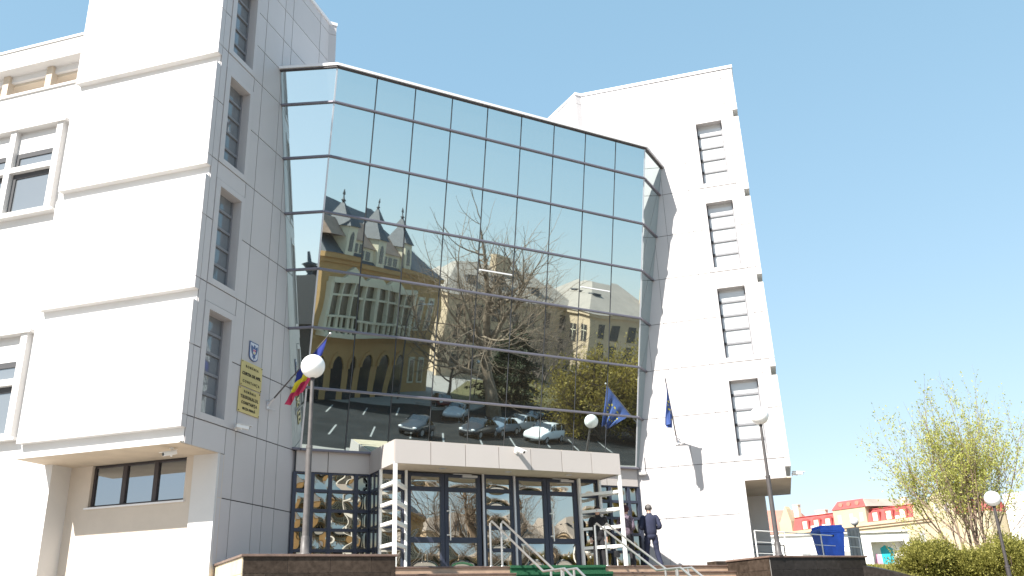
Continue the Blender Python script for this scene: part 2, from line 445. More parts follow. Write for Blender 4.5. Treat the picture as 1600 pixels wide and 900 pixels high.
    if sg < 0:
        for (z0, z1) in ((.02, 1.70), (3.82, 5.51)):
            # relief grid of piers and beams
            mb = MB()
            for j in range(5):
                A = 3.30 + j * .97
                mb.box(sw0, sw0 + .11, A, A + .12, z0 + .04, z1, 0, f)
                if j < 4:
                    mb.box(sw0, sw0 + .11, A + .12, A + .97, z0 + .86, z0 + .96, 0, f)
                    mb.box(sw0, sw0 + .11, A + .12, A + .97, z0 + .04, z0 + .10, 0, f)
                    mb.box(sw0, sw0 + .02, A + .12, A + .97, z0 + 1.26, z1 - .06, 0, f)
            mb.box(sw0, sw0 + .15, 3.22, 8.0, z1, z1 + .05, 0, f)
            mb.box(sw0, sw0 + .13, 3.22, 8.0, z0, z0 + .04, 0, f)
            cb(mb, 'window_grid', M['plaster'])
            for j in range(4):
                A = 3.42 + j * .97
                for (b, t) in ((z0 + .10, z0 + .86), (z0 + .96, z0 + 1.26)):
                    mb = MB()
                    mb.box(sw0 + .001, sw0 + .03, A + .02, A + .83, b + .0, b + .03, 0, f); mb.box(sw0 + .001, sw0 + .03, A + .02, A + .83, t - .09, t, 1, f)
                    mb.box(sw0 + .001, sw0 + .03, A + .02, A + .08, b + .03, t - .09, 0, f); mb.box(sw0 + .001, sw0 + .03, A + .77, A + .83, b + .03, t - .09, 1, f)
                    w_ = cb(mb, 'window', [M['whitesteel'], M['joint']])
                    mb = MB(); mb.box(sw0 + .003, sw0 + .012, A + .08, A + .77, b + .03, t - .09, 0, f)
                    cb(mb, 'pane', M['blind'], w_)

# --- the leaning glass bay
Z7 = 6.68
def jpt(sg, z):
    s = .0541 + (1.1812 - .0541) * z / 6.69
    return Vector((sg * (W_ + s * K), -s * K, z))
def fpt(u, z):   # u in -1..1 across the front
    t = z / 6.69
    return Vector((u * (3.4053 + .0242 * t), -(.1141 + 1.276 * t), z))
ZR = [0, 1, 2, 3, 4, 5, 6, Z7]
NC = 9
rng = random.Random(7)
def pane_grid(mb, a, b, c, d, bulge, n, jit, mi=0, thick=.03):
    """a,b bottom left/right, c,d top right/left (grid units); slightly pillowed pane"""
    nr = (b - a).cross(d - a).normalized()
    if nr.y > 0: nr = -nr
    oj = [rng.uniform(-jit, jit) for _ in range(4)]
    ba, bb = rng.uniform(-1.2, 1.2), rng.uniform(-1.2, 1.2)
    vs = []; fs = []
    for j in range(n + 1):
        for i in range(n + 1):
            x, y = i / n, j / n
            p = a.lerp(b, x).lerp(d.lerp(c, x), y)
            o = (oj[0] * (1 - x) + oj[1] * x) * (1 - y) + (oj[3] * (1 - x) + oj[2] * x) * y
            o += bulge * (1 - (2 * x - 1) ** 2) * (1 - (2 * y - 1) ** 2) * (1 + ba * (x - .5) + bb * (y - .5))
            if bulge > .002: o += bulge * .12 * mnoise.noise(Vector((a.x * 7 + x * 2.4, a.z * 7 + y * 2.4, a.y)))
            vs.append(H(*(p + nr * o)))
    for j in range(n):
        for i in range(n):
            q = j * (n + 1) + i
            fs.append((q, q + 1, q + n + 2, q + n + 1))
    mb.mesh(vs, fs, mi, True)
    # edge and back so that the pane is a slab
    ring = [(0, 0), (1, 0), (1, 1), (0, 1)]
    fr = [H(*(a.lerp(b, x).lerp(d.lerp(c, x), y) + nr * oj[k])) for k, (x, y) in enumerate(ring)]
    bk = [H(*(a.lerp(b, x).lerp(d.lerp(c, x), y) - nr * thick)) for x, y in ring]
    mb.mesh(fr + bk, [(4, 5, 6, 7)] + [(i, (i + 1) % 4, 4 + (i + 1) % 4, 4 + i) for i in range(4)], mi)
gl = MB()
for r in range(7):
    z0, z1 = ZR[r], ZR[r + 1]
    for c in range(NC):
        u0, u1 = -1 + 2 * c / NC, -1 + 2 * (c + 1) / NC
        g = .0035
        pane_grid(gl, fpt(u0 + g, z0 + .01), fpt(u1 - g, z0 + .01), fpt(u1 - g, z1 - .01), fpt(u0 + g, z1 - .01), rng.uniform(-.0004, .0008), 6, .0015)
    for sg in (-1, 1):
        a, b = jpt(sg, max(z0, .03)), fpt(sg, max(z0, .03)); d, c_ = jpt(sg, z1), fpt(sg, z1)
        if sg > 0: a, b, c_, d = b, a, d, c_
        sh = lambda p, q, t: p.lerp(q, t)
        pane_grid(gl, sh(a, b, .012), sh(b, a, .012), sh(c_, d, .012), sh(d, c_, .012), .0002, 4, .0006)
bay = cb(gl, 'glass_bay', M['facade'])
# dark body behind the panes, closing the bay
mb = MB()
bk = Vector((0, .06, 0))
lo = [fpt(-.985, .02) + bk, fpt(.985, .02) + bk]; hi = [fpt(-.985, Z7 - .03) + bk, fpt(.985, Z7 - .03) + bk]
mb.hexa([H(*lo[0]), H(*lo[1]), H(3.4, .6, .02), H(-3.4, .6, .02), H(*hi[0]), H(*hi[1]), H(3.4, .6, Z7 - .03), H(-3.4, .6, Z7 - .03)])
for sg in (-1, 1):
    for r in range(7):
        pass
cb(mb, 'bay_core', M['mullion'], bay)
mb = MB()
top = [jpt(-1, Z7), fpt(-1, Z7), fpt(1, Z7), jpt(1, Z7), Vector((3.9, .8, Z7)), Vector((-3.9, .8, Z7))]
mb.prism([(p.x * S, p.y * S) for p in top], ZL + (Z7 - .03) * S, ZL + Z7 * S)
cb(mb, 'bay_roof', M['coping'], bay)
nrm = Vector((0, -.982, -.187))
def rail(mb, pts, w, h, off, mi=0):
    for p, q in zip(pts[:-1], pts[1:]):
        mb.bar(H(*(p + nrm * off)), H(*(q + nrm * off)), w, h, mi)
for r in range(0, 7):
    z = ZR[r]
    mb = MB()
    pts = [jpt(-1, max(z, .02)), fpt(-1, z), fpt(1, z), jpt(1, max(z, .02))]
    n = []
    for p, q in zip(pts[:-1], pts[1:]):
        d = (q - p); 
        if d.length < .06: continue
        nn = Vector((d.y, -d.x, 0)).normalized()
        if nn.y > 0: nn = -nn
        a, b = p + nn * .014, q + nn * .014
        mb.bar(H(*a), H(*b), .065, .062, 0)
    cb(mb, 'transom', M['alu'], bay, bevel=.012)
mb = MB()
pts = [jpt(-1, Z7), fpt(-1, Z7), fpt(1, Z7), jpt(1, Z7)]
for p, q in zip(pts[:-1], pts[1:]):
    d = (q - p); nn = Vector((d.y, -d.x, 0)).normalized()
    if nn.y > 0: nn = -nn
    up = Vector((0, 0, .022)); e = d.normalized() * .012
    mb.bar(H(*(p + nn * .006 + up - e)), H(*(q + nn * .006 + up + e)), .13, .075, 0)
    mb.bar(H(*(p + nn * .01 - up * 1.2)), H(*(q + nn * .01 - up * 1.2)), .06, .028, 1)
cb(mb, 'bay_coping', [M['coping'], M['darkframe']], bay)
for c in range(0, NC + 1):
    u = -1 + 2 * c / NC
    mb = MB(); a, b = fpt(u, .02), fpt(u, Z7 - .02)
    edge = c in (0, NC)
    mb.bar(H(*(a - nrm * .006)), H(*(b - nrm * .006)), .04 if edge else .013, .03, 0, up=(0, -1, 0))
    cb(mb, 'mullion', M['silver'] if edge else M['mullion'], bay)
for c in (4, 7):
    mb = MB(); u0, u1 = -1 + 2 * c / NC, -1 + 2 * (c + 1) / NC
    mb.bar(H(*(fpt(u0 + .01, 3.45) + nrm * .012)), H(*(fpt(u1 - .01, 3.45) + nrm * .012)), .03, .035)
    cb(mb, 'vent_rail', M['coping'], bay)

# --- ground-floor glazing each side of the porch
for sg in (-1, 1):
    x0, x1 = (-3.46, -2.17) if sg < 0 else (2.17, 3.46)
    mb = MB()
    for a, b in ((0, .42), (.42, 1.0)):
        p, q = x0 + (x1 - x0) * a, x0 + (x1 - x0) * b
        mb.box((p + .006) * S, (q - .006) * S, -.07 * S, -.04 * S, ZL - .35 * S, ZL - .012 * S)
    cb(mb, 'side_fascia', M['fascia'])
    mb = MB()
    cols = [x0, x0 + .30, x0 + .60, x0 + 1.05, x1]; rows = [ZP, -1.60, -1.275, -.97, -.652, -.355]
    for c in cols:
        mb.box((c - .03) * S, (c + .03) * S, -.06 * S, .0, PZ, ZL - .355 * S)
    for r in rows:
        for c, d in zip(cols[:-1], cols[1:]):
            mb.box((c + .03) * S, (d - .03) * S, -.055 * S, -.004, ZL + (r - .025) * S, ZL + (r + .025) * S)
    gf = cb(mb, 'glazed_screen', M['navy'])
    mb = MB()
    for c, d in zip(cols[:-1], cols[1:]):
        for r, t in zip(rows[:-1], rows[1:]):
            pane_grid(mb, Vector((c + .03, -.02, r + .026)), Vector((d - .03, -.02, r + .026)), Vector((d - .03, -.02, t - .026)), Vector((c + .03, -.02, t - .026)), rng.choice((.007, -.009, .005, -.006)), 18, .001, thick=.012)
    cb(mb, 'pane', M['screenglass'], gf)
    mb = MB(); mb.box((x0 - .0) * S, (x1) * S, .0, .1, PZ, ZL - .01 * S); cb(mb, 'backing_wall', M['mullion'], gf)

# --- porch: glazed box, doors, canopy and the ladder frames carrying its corners
VF = -.50
cv = MB()
cv.box(-2.17 * S, 2.17 * S, -1.235 * S, -.09 * S, ZL - .335 * S, ZL + .012 * S)
canopy = cb(cv, 'canopy', M['soffit'])
mb = MB(); n = 7
for i in range(n):
    a = -2.2 + 4.4 * i / n; b = -2.2 + 4.4 * (i + 1) / n
    mb.box((a + .006) * S, (b - .006) * S, -1.256 * S, -1.236 * S, ZL - .352 * S, ZL + .028 * S)
for sg in (-1, 1):
    x = sorted((sg * 2.2, sg * 2.172))
    for a, b in ((-1.236, -.56), (-.56, -.085)):
        mb.box(x[0] * S, x[1] * S, (a + .005) * S, (b - .005) * S, ZL - .352 * S, ZL + .028 * S)
cb(mb, 'fascia_panel', M['fascia'], canopy)
mb = MB(); mb.box(-2.16 * S, 2.16 * S, -1.23 * S, -.1 * S, ZL + .0125 * S, ZL + .035 * S); cb(mb, 'canopy_roof', M['travertine'], canopy)
mb = MB()
for x in (-1.2, .05, 1.3):
    mb = MB(); mb.lathe((x * S, -.9 * S, ZL - .342 * S), [(.09, 0), (.09, .012), (.06, .02)], 16)
    cb(mb, 'downlight', M['silver'], canopy)
# glazed box sides and fixed lights
def screen(name, x0, x1, cols, rows, y, bulge, parent=None, glass=True, fw=.035):
    mb = MB()
    for c in cols: mb.box((c - fw) * S, (c + fw) * S, (y - .03) * S, (y + .02) * S, PZ, ZL - .34 * S)
    for r in rows:
        for c, d in zip(cols[:-1], cols[1:]):
            mb.box((c + fw) * S, (d - fw) * S, (y - .026) * S, (y + .016) * S, ZL + (r - .03) * S, ZL + (r + .03) * S)
    o = cb(mb, name, M['navy'], parent)
    mb = MB()
    for c, d in zip(cols[:-1], cols[1:]):
        for r, t in zip(rows[:-1], rows[1:]):
            pane_grid(mb, Vector((c + fw, y, r + .03)), Vector((d - fw, y, r + .03)), Vector((d - fw, y, t - .03)), Vector((c + fw, y, t - .03)), bulge * rng.uniform(.6, 1.2), 14, .001, thick=.008)
    cb(mb, 'pane', M['doorglass'], o if parent is None else parent)
    return o
screen('fixed_light', 0, 0, [-.235, .325], [-1.955, -1.62, -1.25, -.90, -.615, -.37], VF, .010)
for x0, x1 in ((-2.18, -1.735), (1.735, 2.18)):
    screen('porch_side_light', 0, 0, [x0 + .02, x1 - .02], [-1.955, -1.59, -1.25, -.95, -.645, -.37], VF, .004, fw=.02)
for (d0, d1) in ((-1.69, -.305), (.39, 1.69)):
    mid = (d0 + d1) / 2
    for i, (a, b) in enumerate(((d0, mid), (mid, d1))):
        mb = MB(); z0, z1 = ZP + .01, -.365
        fr = .075
        for (p, q, r, t) in ((a + .004, a + fr, z0, z1), (b - fr, b - .004, z0, z1)):
            mb.box(p * S, q * S, (VF - .03) * S, (VF + .02) * S, ZL + r * S, ZL + t * S)
        for (r, t) in ((z0, z0 + .09), (-1.505, -1.415), (-.66, -.585), (-.415, z1)):
            mb.box((a + fr) * S, (b - fr) * S, (VF - .028) * S, (VF + .018) * S, ZL + r * S, ZL + t * S)
        dr = cb(mb, 'glass_door', M['navy'], bevel=.006)
        mb = MB()
        for (r, t, bl) in ((z0 + .09, -1.505, .012), (-1.415, -.66, .0022), (-.585, -.415, .004)):
            pane_grid(mb, Vector((a + fr, VF, r)), Vector((b - fr, VF, r)), Vector((b - fr, VF, t)), Vector((a + fr, VF, t)), bl, 16, .001, thick=.008)
        cb(mb, 'pane', M['doorglass'], dr)
        mb = MB(); hx = (b - .12) if i == 0 else (a + .08)
        if i == 1:
            mb.tube([((hx) * S, (VF - .075) * S, ZL - 1.47 * S), ((hx) * S, (VF - .075) * S, ZL - .90 * S)], .016, 8)
            for z in (-1.38, -.985): mb.tube([((hx - .04) * S, (VF - .03) * S, ZL + z * S), ((hx) * S, (VF - .075) * S, ZL + z * S)], .018, 8)
            cb(mb, 'handle', M['whitesteel'], dr)
            mb = MB(); mb.box((b - .36) * S, (b - .08) * S, (VF - .075) * S, (VF - .031) * S, ZL - .41 * S, ZL - .375 * S)
            mb.box((b - .55) * S, (b - .2) * S, (VF - .09) * S, (VF - .078) * S, ZL - .372 * S, ZL - .36 * S)
            cb(mb, 'door_closer', M['silver'], dr)
for x in (-1.715, -.268, .358, 1.712):
    mb = MB(); mb.box((x - .018) * S, (x + .018) * S, (VF - .06) * S, (VF - .031) * S, PZ, ZL - .34 * S)
    cb(mb, 'cover_strip', M['silver'])
mb = MB(); mb.box(-2.14 * S, 2.14 * S, -.42 * S, -.40 * S, PZ, ZL - .34 * S); cb(mb, 'lobby_wall', M['mullion'])
for sg in (-1, 1):      # porch return walls
    mb = MB(); x = sg * 2.165
    rows = [-1.955, -1.59, -1.25, -.95, -.645, -.36]
    for y in (-.47, -.28, -.09): mb.box((x - .02) * S, (x + .02) * S, (y - .02) * S, (y + .02) * S, PZ, ZL - .345 * S)
    for r in rows:
        for p, q in ((-.45, -.30), (-.26, -.11)): mb.box((x - .018) * S, (x + .018) * S, p * S, q * S, ZL + (r - .025) * S, ZL + (r + .022) * S)
    ps = cb(mb, 'porch_return', M['navy'])
    mb = MB(); mb.box((x - .008) * S, (x + .008) * S, -.455 * S, -.105 * S, PZ + .05, ZL - .36 * S); cb(mb, 'pane', M['doorglass'], ps)
# ladder frames
RZ = [-.646, -.95, -1.258, -1.59]
for sg in (-1, 1):
    A, B, C_ = Vector((sg * 2.175, -1.225, 0)), Vector((sg * 2.175, -.575, 0)), Vector((sg * 1.725, -.575, 0))
    mb = MB()
    for P, w in ((A, .085), (B, .07), (C_, .06)):
        mb.box(P.x * S - w / 2, P.x * S + w / 2, P.y * S - w / 2, P.y * S + w / 2, PZ, ZL - .337 * S)
    lf = cb(mb, 'ladder_frame', M['whitesteel'], bevel=.006)
    for P, Q in ((A, B), (A, C_)):
        for z in RZ:
            mb = MB(); d = (Q - P).normalized() * .03
            mb.bar(H(P.x + d.x, P.y + d.y, z), H(Q.x - d.x, Q.y - d.y, z), .10, .075)
            cb(mb, 'rung', M['whitesteel'], lf)
# ------------------------------------------------------------------ things fixed to the building
def wall_frame(sg, s, z, out=0.0):
    """origin on the inner face, right / up / normal as seen by someone facing it"""
    f = tower_map(sg); o = Vector(f(s, -out / S, z))
    ex = Vector((K, K, 0)) if sg < 0 else Vector((K, -K, 0))
    n = Vector((K, -K, 0)) if sg < 0 else Vector((-K, -K, 0))
    return o, ex, Vector((0, 0, 1)), n
def text_mesh(body, size, depth, bold=0.0, space=1.0):
    cu = bpy.data.curves.new('lettering', 'FONT'); cu.body = body; cu.size = size; cu.extrude = depth; cu.offset = bold
    cu.align_x = 'CENTER'; cu.align_y = 'CENTER'; cu.space_character = space; cu.resolution_u = 3
    o = bpy.data.objects.new('lettering', cu); COL.objects.link(o)
    bpy.context.view_layer.update()
    dg = bpy.context.evaluated_depsgraph_get()
    me = bpy.data.meshes.new_from_object(o.evaluated_get(dg))
    v = [tuple(x.co) for x in me.vertices]; fc = [tuple(p.vertices) for p in me.polygons]
    bpy.data.objects.remove(o); bpy.data.meshes.remove(me); bpy.data.curves.remove(cu)
    return v, fc
def plaque(label, s0, s1, z0, z1, lines):
    o, ex, ez, n = wall_frame(-1, (s0 + s1) / 2, (z0 + z1) / 2, .012)
    t = thing('name_plaque', label, 'plaque', o, group='brass name plaques')
    w, h = (s1 - s0) * S, (z1 - z0) * S
    mb = MB(); F = lambda x, y, z: ex * x + ez * y + n * z
    mb.box(-w / 2, w / 2, -h / 2, h / 2, 0, .018, 0, F)
    mb.build('plate', M['brass'], t, bevel=.003)
    mb = MB()
    for (tx, y, sz, b, sp) in lines:
        v, fc = text_mesh(tx, sz, .002, b, sp)
        mb.mesh([F(p[0], p[1] + y * h, p[2] + .0205) for p in v], fc)
    mb.build('lettering', M['ink'], t, recalc=False)
    mb = MB()
    for a in (-1, 1):
        for b in (-1, 1):
            c = F(a * (w / 2 - .03), b * (h / 2 - .03), .018); mb.tube([c, c + n * .012], .012, 8)
    mb.build('screw', M['ink'], t)
    return t
plaque('upper brass plaque, lettered CURTEA DE APEL, on the grey panels beside the entrance', 1.135, 1.72, .705, 1.10,
       [('ROMÂNIA', .30, .085, .002, 1.55), ('CURTEA DE APEL', .0, .095, .005, 1.05), ('CONSTANŢA', -.30, .085, .002, 1.5)])
plaque('lower brass plaque, lettered TRIBUNALUL, on the grey panels beside the entrance', 1.15, 1.735, .30, .685,
       [('ROMÂNIA', .35, .08, .002, 1.5), ('TRIBUNALUL', .13, .098, .005, 1.35), ('CONSTANŢA', -.10, .088, .005, 1.3), ('SECŢIA PENALĂ', -.33, .068, .004, 1.1)])
# coat of arms above the plaques
o, ex, ez, n = wall_frame(-1, 1.405, 1.30, .012)
F = lambda x, y, z: ex * x + ez * y + n * z
t = thing('coat_of_arms', 'blue and white enamel shield with an eagle, fixed above the brass plaques', 'emblem', o)
def shield(w, h, dx=0, dy=0):
    p = [(-w, h), (w, h)]
    for k in range(0, 9):
        a = k / 8 * math.pi
        p.append((w * math.cos(a) * (1 if k not in (4,) else 1), -h * .35 - h * .65 * math.sin(a) ** .8 * (1.0)))
    return [(x + dx, y + dy) for x, y in p][::-1]
mb = MB(); mb.prism(shield(.19, .23), 0, .012, 0, F); mb.build('shield', M['blue_enamel'], t)
mb = MB(); mb.prism(shield(.165, .205), .012, .016, 0, F); mb.build('shield_field', M['pale_enamel'], t)
mb = MB()
eagle = [(0, .17), (.03, .155), (.05, .13), (.03, .12), (.035, .09), (.08, .13), (.13, .15), (.14, .09), (.125, .02), (.10, -.04), (.06, -.07), (.05, -.10), (.07, -.15), (.03, -.14), (0, -.19), (-.03, -.14), (-.07, -.15), (-.05, -.10), (-.06, -.07), (-.10, -.04), (-.125, .02), (-.14, .09), (-.13, .15), (-.08, .13), (-.035, .09), (-.03, .12), (-.02, .15)]
mb.prism(eagle[::-1], .016, .021, 0, F); mb.build('eagle', M['blue_enamel'], t)
mb = MB(); mb.prism(shield(.055, .06, 0, .0), .021, .026, 0, F); mb.build('breast_shield', M['pale_enamel'], t)
mb = MB()
for x in (-.028, .028): mb.box(x - .02, x + .02, .005, .05, .026, .028, 0, F)
mb.box(-.03, .03, -.05, -.008, .026, .028, 1, F); mb.build('breast_quarter', [M['flag_red'], M['brass']], t)

# flags ------------------------------------------------------------
def flag(label, sg, s, z, n_out, rise, mats, hoist0, hoist1, fall, back, seed, stars=False, plen=1.0):
    o, ex, ez, n = wall_frame(sg, s, z, .012)
    t = thing('flag', label, 'flag', o)
    tip = n * n_out + ez * rise
    mb = MB(); mb.tube([n * .05 + ez * .05 * rise / n_out, tip], [.02, .015], 10); mb.build('flag_pole', M['post_light'], t)
    mb = MB(); mb.sphere(tip, .03, 10, 8); mb.build('finial', M['silver'], t)
    mb = MB()
    mb.box(-.06, .06, -.10, .10, 0, .012, 0, lambda x, y, zz: ex * x + ez * y + n * zz)
    mb.tube([n * .01 + ez * .0, n * .16 + ez * .16 * rise / n_out], .03, 10)
    mb.tube([ex * .0 + n * .02 - ez * .08, ex * .25 + n * .05 - ez * .06], .012, 6); mb.tube([-ex * .07 + n * .03 + ez * .1, ex * .09 + n * .03 + ez * .1], .010, 6)
    mb.build('pole_bracket', M['silver'], t)
    mb = MB(); NA, NB = 24, 36; rn = random.Random(seed)
    def P(a, b):
        h = tip * (hoist0 + (hoist1 - hoist0) * a)
        # limp cloth: falls from the pole, gathers into folds towards the lower end
        g = fall * b * (1 - .12 * a)
        fold = .075 * b * math.sin(a * 15 + 2.2 * b + seed) + .03 * b * math.sin(a * 31 + seed * 2)
        squeeze = (1 - .72 * b) if stars else (1 - .42 * b)
        hc = tip * hoist0 if stars else tip * ((hoist0 + hoist1) / 2)
        h = hc + (h - hc) * squeeze
        return h - ez * (g + .04 * b * math.sin(a * 9 + seed)) - (n * n_out).normalized() * (back * b ** 1.3) + ex * (fold * 1.0 + .05 * math.sin(3 * b + seed) * b)
    for j in range(NB):
        for i in range(NA):
            a0, a1, b0, b1 = i / NA, (i + 1) / NA, j / NB, (j + 1) / NB
            mi = min(len(mats) - 1, int((b0 + b1) / 2 * len(mats))) if not stars else 0
            mb.face([P(a0, b0), P(a1, b0), P(a1, b1), P(a0, b1)], mi, True)
    # weld for smooth folds
    ml = list(mats)
    if stars:
        ml = [mats[0], M['flag_yellow']]
        for k in range(12):
            c = k / 12 * 2 * math.pi; ca, cbb = .5 + .30 * math.cos(c), .5 + .21 * math.sin(c)
            for side in (1, -1):
                pts = []
                for q in range(10):
                    r = (.055 if q % 2 == 0 else .022); an = q / 10 * 2 * math.pi
                    aa, bb = ca + r * math.cos(an) * 1.15, cbb + r * math.sin(an) * .8
                    nn = (P(aa + .01, bb) - P(aa, bb)).cross(P(aa, bb + .01) - P(aa, bb)).normalized()
                    pts.append(P(aa, bb) + nn * .006 * side)
                ctr = sum(pts, Vector()) / 10
                for q in range(10): mb.face([ctr, pts[q], pts[(q + 1) % 10]], 1, False)
    cl = mb.build('cloth', ml, t, recalc=False)
    bm = bmesh.new(); bm.from_mesh(cl.data); bmesh.ops.remove_doubles(bm, verts=bm.verts, dist=1e-5); bm.to_mesh(cl.data); bm.free()
    return t
flag('blue, yellow and red striped flag on the grey panelled wall left of the entrance', -1, .9, .56, 1.575, 1.60, [M['flag_blue'], M['flag_yellow'], M['flag_red']], .95, .46, 1.12, .40, 1.3)
flag('blue flag with a ring of yellow stars on the sunlit white wall', 1, .885, .489, 1.70, 1.56, [M['eu_blue']], .98, .45, 1.30, .06, 2.1, stars=True)

# cameras and wall lamp ----------------------------------------------
def cctv(label, mount, wall_n, aim, down=.0):
    t = thing('security_camera', label, 'camera', mount)
    wall_n = Vector(wall_n).normalized(); aim = Vector(aim).normalized()
    j = wall_n * .14 - Vector((0, 0, .02 + down))
    side = aim.cross(Vector((0, 0, 1))).normalized(); up = side.cross(aim)
    mb = MB(); mb.tube([wall_n * 0, wall_n * .02], .05, 12); mb.tube([wall_n * .02, j], .016, 8); mb.sphere(j, .025, 10, 6); mb.build('bracket', M['white_plastic'], t)
    F = lambda x, y, z: j + side * x + aim * y + up * (z + .05)
    mb = MB(); mb.box(-.045, .045, -.12, .17, -.04, .04, 0, F); mb.build('housing', M['white_plastic'], t, bevel=.012)
    mb = MB(); mb.box(-.055, .055, -.13, .23, .042, .050, 0, F); mb.build('sun_shield', M['white_plastic'], t)
    mb = MB(); mb.tube([F(0, .165, 0), F(0, .18, 0)], .032, 14); mb.build('lens', M['black'], t)
    return t
o, ex, ez, n = wall_frame(-1, 1.735, .03, .01)
cctv('white security camera on the grey panelled wall below the brass plaques', o, n, ex * .75 + n * .6 - ez * .12)
f = tower_map(-1); fr_ = tower_map(1)
cctv('white security camera under the left overhang above the strip window', f(2.72, .31, -.392), (0, 0, -1), (-.85, -.35, -.25))
cctv('white security camera on the front edge of the entrance canopy', (.02 * S, -1.258 * S, ZL - .06 * S), (0, -1, 0), (.35, -.8, -.45))
cctv('white security camera on the outer corner of the right tower', fr_(SCN, .25, -.30), (K, -K, 0), (.75, -.6, -.1))
o, ex, ez, n = wall_frame(1, .16, -.05, .012)
t = thing('wall_lamp', 'small grey floodlight on the sunlit white wall just right of the glass bay', 'lamp', o)
F = lambda x, y, z: ex * x + ez * y + n * z
mb = MB(); mb.tube([F(.06, .42, .015), F(.06, -.06, .015)], .009, 6); mb.build('conduit', M['joint'], t)
mb = MB(); mb.box(-.13, .10, -.12, -.03, .03, .14, 0, F); mb.box(-.03, .03, -.10, -.02, .0, .03, 0, F); mb.build('lamp_body', M['concrete'], t, bevel=.01)
mb = MB(); mb.box(-.11, .08, -.128, -.121, .045, .125, 0, F); mb.build('lens', M['lens'], t)

# ------------------------------------------------------------------ terrace, steps, granite walls
XL0, XL1 = -4.87 * S, -2.87 * S
XR0, XR1 = 3.85 * S, 6.2 * S
YE = -1.95 * S                   # edge of the top step
ND = 17; RISE = PZ / ND; TR = .29
def slab(name, x0, x1, y0, y1, z0, z1, m, kind='structure', label=None, cat=None):
    mb = MB(); mb.box(x0, x1, y0, y1, z0, z1); o = mb.build(name, m); tag(o, label, cat, None, kind); return o
mb = MB(); mb.box(XL0 + .1, 140, YE + .034, 160, .3, PZ - .004); mb.box(XL0 + .1, XL1 - .1, -3.0 * S, YE + .03, .3, PZ - .006); mb.box(XR0 + .1, XR1 - .1, -2.9 * S, YE + .03, .3, PZ - .006)
tag(mb.build('terrace_ground', M['paving']), kind='structure')
# steps
st = thing('entrance_stairs', 'broad brown stone stairs with tan risers leading up to the entrance', 'stairs', (0, YE, 0))
mbt = MB(); mbr = MB(); mbb = MB(); prof = []
y = YE; z = PZ; yprev = YE + .32
for i in range(ND):
    prof.append((y, z))
    mbt.box(XL1 - .5, XR0 + .05, y - .025, yprev - .005, z - .035, z)
    mbr.box(XL1 - .5, XR0 + .05, y, y + .02, z - RISE, z - .0352)
    mbb.box(XL1 - .5, XR0 + .05, y + .0205, yprev + .02, 0, z - .0355)
    yprev = y
    y -= 1.10 if i == 7 else TR
    z -= RISE
mbt.build('tread', M['tread'], st, (0, YE, 0), bevel=.006); mbr.build('riser', M['riser'], st, (0, YE, 0)); mbb.build('stair_body', M['concrete'], st, (0, YE, 0))
# green carpet laid down the steps
mb = MB(); x0, x1 = -.84, 1.83; e = .012
pts = [(YE + 1.2, PZ + .004)]
for i in range(9):
    y, z = prof[i]
    pts += [(y - .034, z + .004), (y - .034, z - .045), (y - .012, z - .05), (y - .012, z - RISE + .004)]
for (ya, za), (yb, zb_) in zip(pts[:-1], pts[1:]):
    d = Vector((0, yb - ya, zb_ - za)).normalized(); nn = Vector((0, d.z, -d.y)) * e
    if nn.z < -1e-6 or (abs(nn.z) < 1e-6 and nn.y > 0): nn = -nn
    o4 = [Vector((x0, ya, za)), Vector((x1, ya, za)), Vector((x1, yb, zb_)), Vector((x0, yb, zb_))]
    mb.hexa(o4 + [p + nn for p in o4])
tag(mb.build('stair_carpet', M['carpet'], None, (.5, YE, PZ)), 'bright green carpet laid down the middle of the entrance stairs', 'carpet')

def tiles(mb, o, ex, ez, n, w, h, tw, th, gap=.006, t=.02, mi=0, stag=True):
    o = Vector(o); ex = Vector(ex); ez = Vector(ez); n = Vector(n); r = 0; z = h
    while z > 1e-3:
        z0 = max(0, z - th); x = -(tw * .5 if (r % 2 and stag) else 0)
        while x < w - 1e-3:
            a, b = max(0, x), min(w, x + tw)
            if b - a > .02:
                F = lambda p, q, s_: o + ex * p + ez * q + n * s_
                mb.box(a + gap / 2, b - gap / 2, z0 + gap / 2, z - gap / 2, 0, t, mi, F)
            x += tw
        z = z0; r += 1
def granite_wall(label, x0, x1, y0, y1, ztop, front, side, sidemat, dark):
    t = thing('granite_wall', label, 'wall', ((x0 + x1) / 2, y0, 0))
    org = ((x0 + x1) / 2, y0, 0); g = M[dark]
    mb = MB(); mb.box(x0 + .025, x1 - .025, y0 + .025, y1, 0, ztop - .042); mb.build('wall_core', M['concrete'], t, org)
    mb = MB(); tiles(mb, (x0 + .02, y0 + .022, 0), (1, 0, 0), (0, 0, 1), (0, -1, 0), x1 - x0 - .04, ztop - .045, .82, .30); mb.build('front_tiles', g, t, org, bevel=.003)
    mb = MB(); tiles(mb, (x0 + .022, y1, 0), (0, -1, 0), (0, 0, 1), (-1, 0, 0), y1 - y0 - .03, ztop - .045, .82, .30); mb.build('side_tiles', M[sidemat], t, org, bevel=.003)
    mb = MB(); tiles(mb, (x1 - .022, y0 + .03, 0), (0, 1, 0), (0, 0, 1), (1, 0, 0), y1 - y0 - .03, ztop - .045, .82, .30); mb.build('end_tiles', g, t, org)
    mb = MB(); mb.box(x0 - .03, x1 + .03, y0 - .03, y1, ztop - .045, ztop); mb.build('wall_cap', M['tread'], t, org, bevel=.006)
    return t
GW = ZL - 1.895 * S
granite_wall('brown granite retaining wall left of the stairs with a pale beige end face', XL0, XL1, -3.06 * S, -.75 * S, GW, 1, 1, 'travertine', 'granite')
granite_wall('dark brown granite retaining wall right of the stairs', XR0, XR1, -3.0 * S, -1.93 * S, GW - .01, 1, 1, 'granite', 'granite_dark')
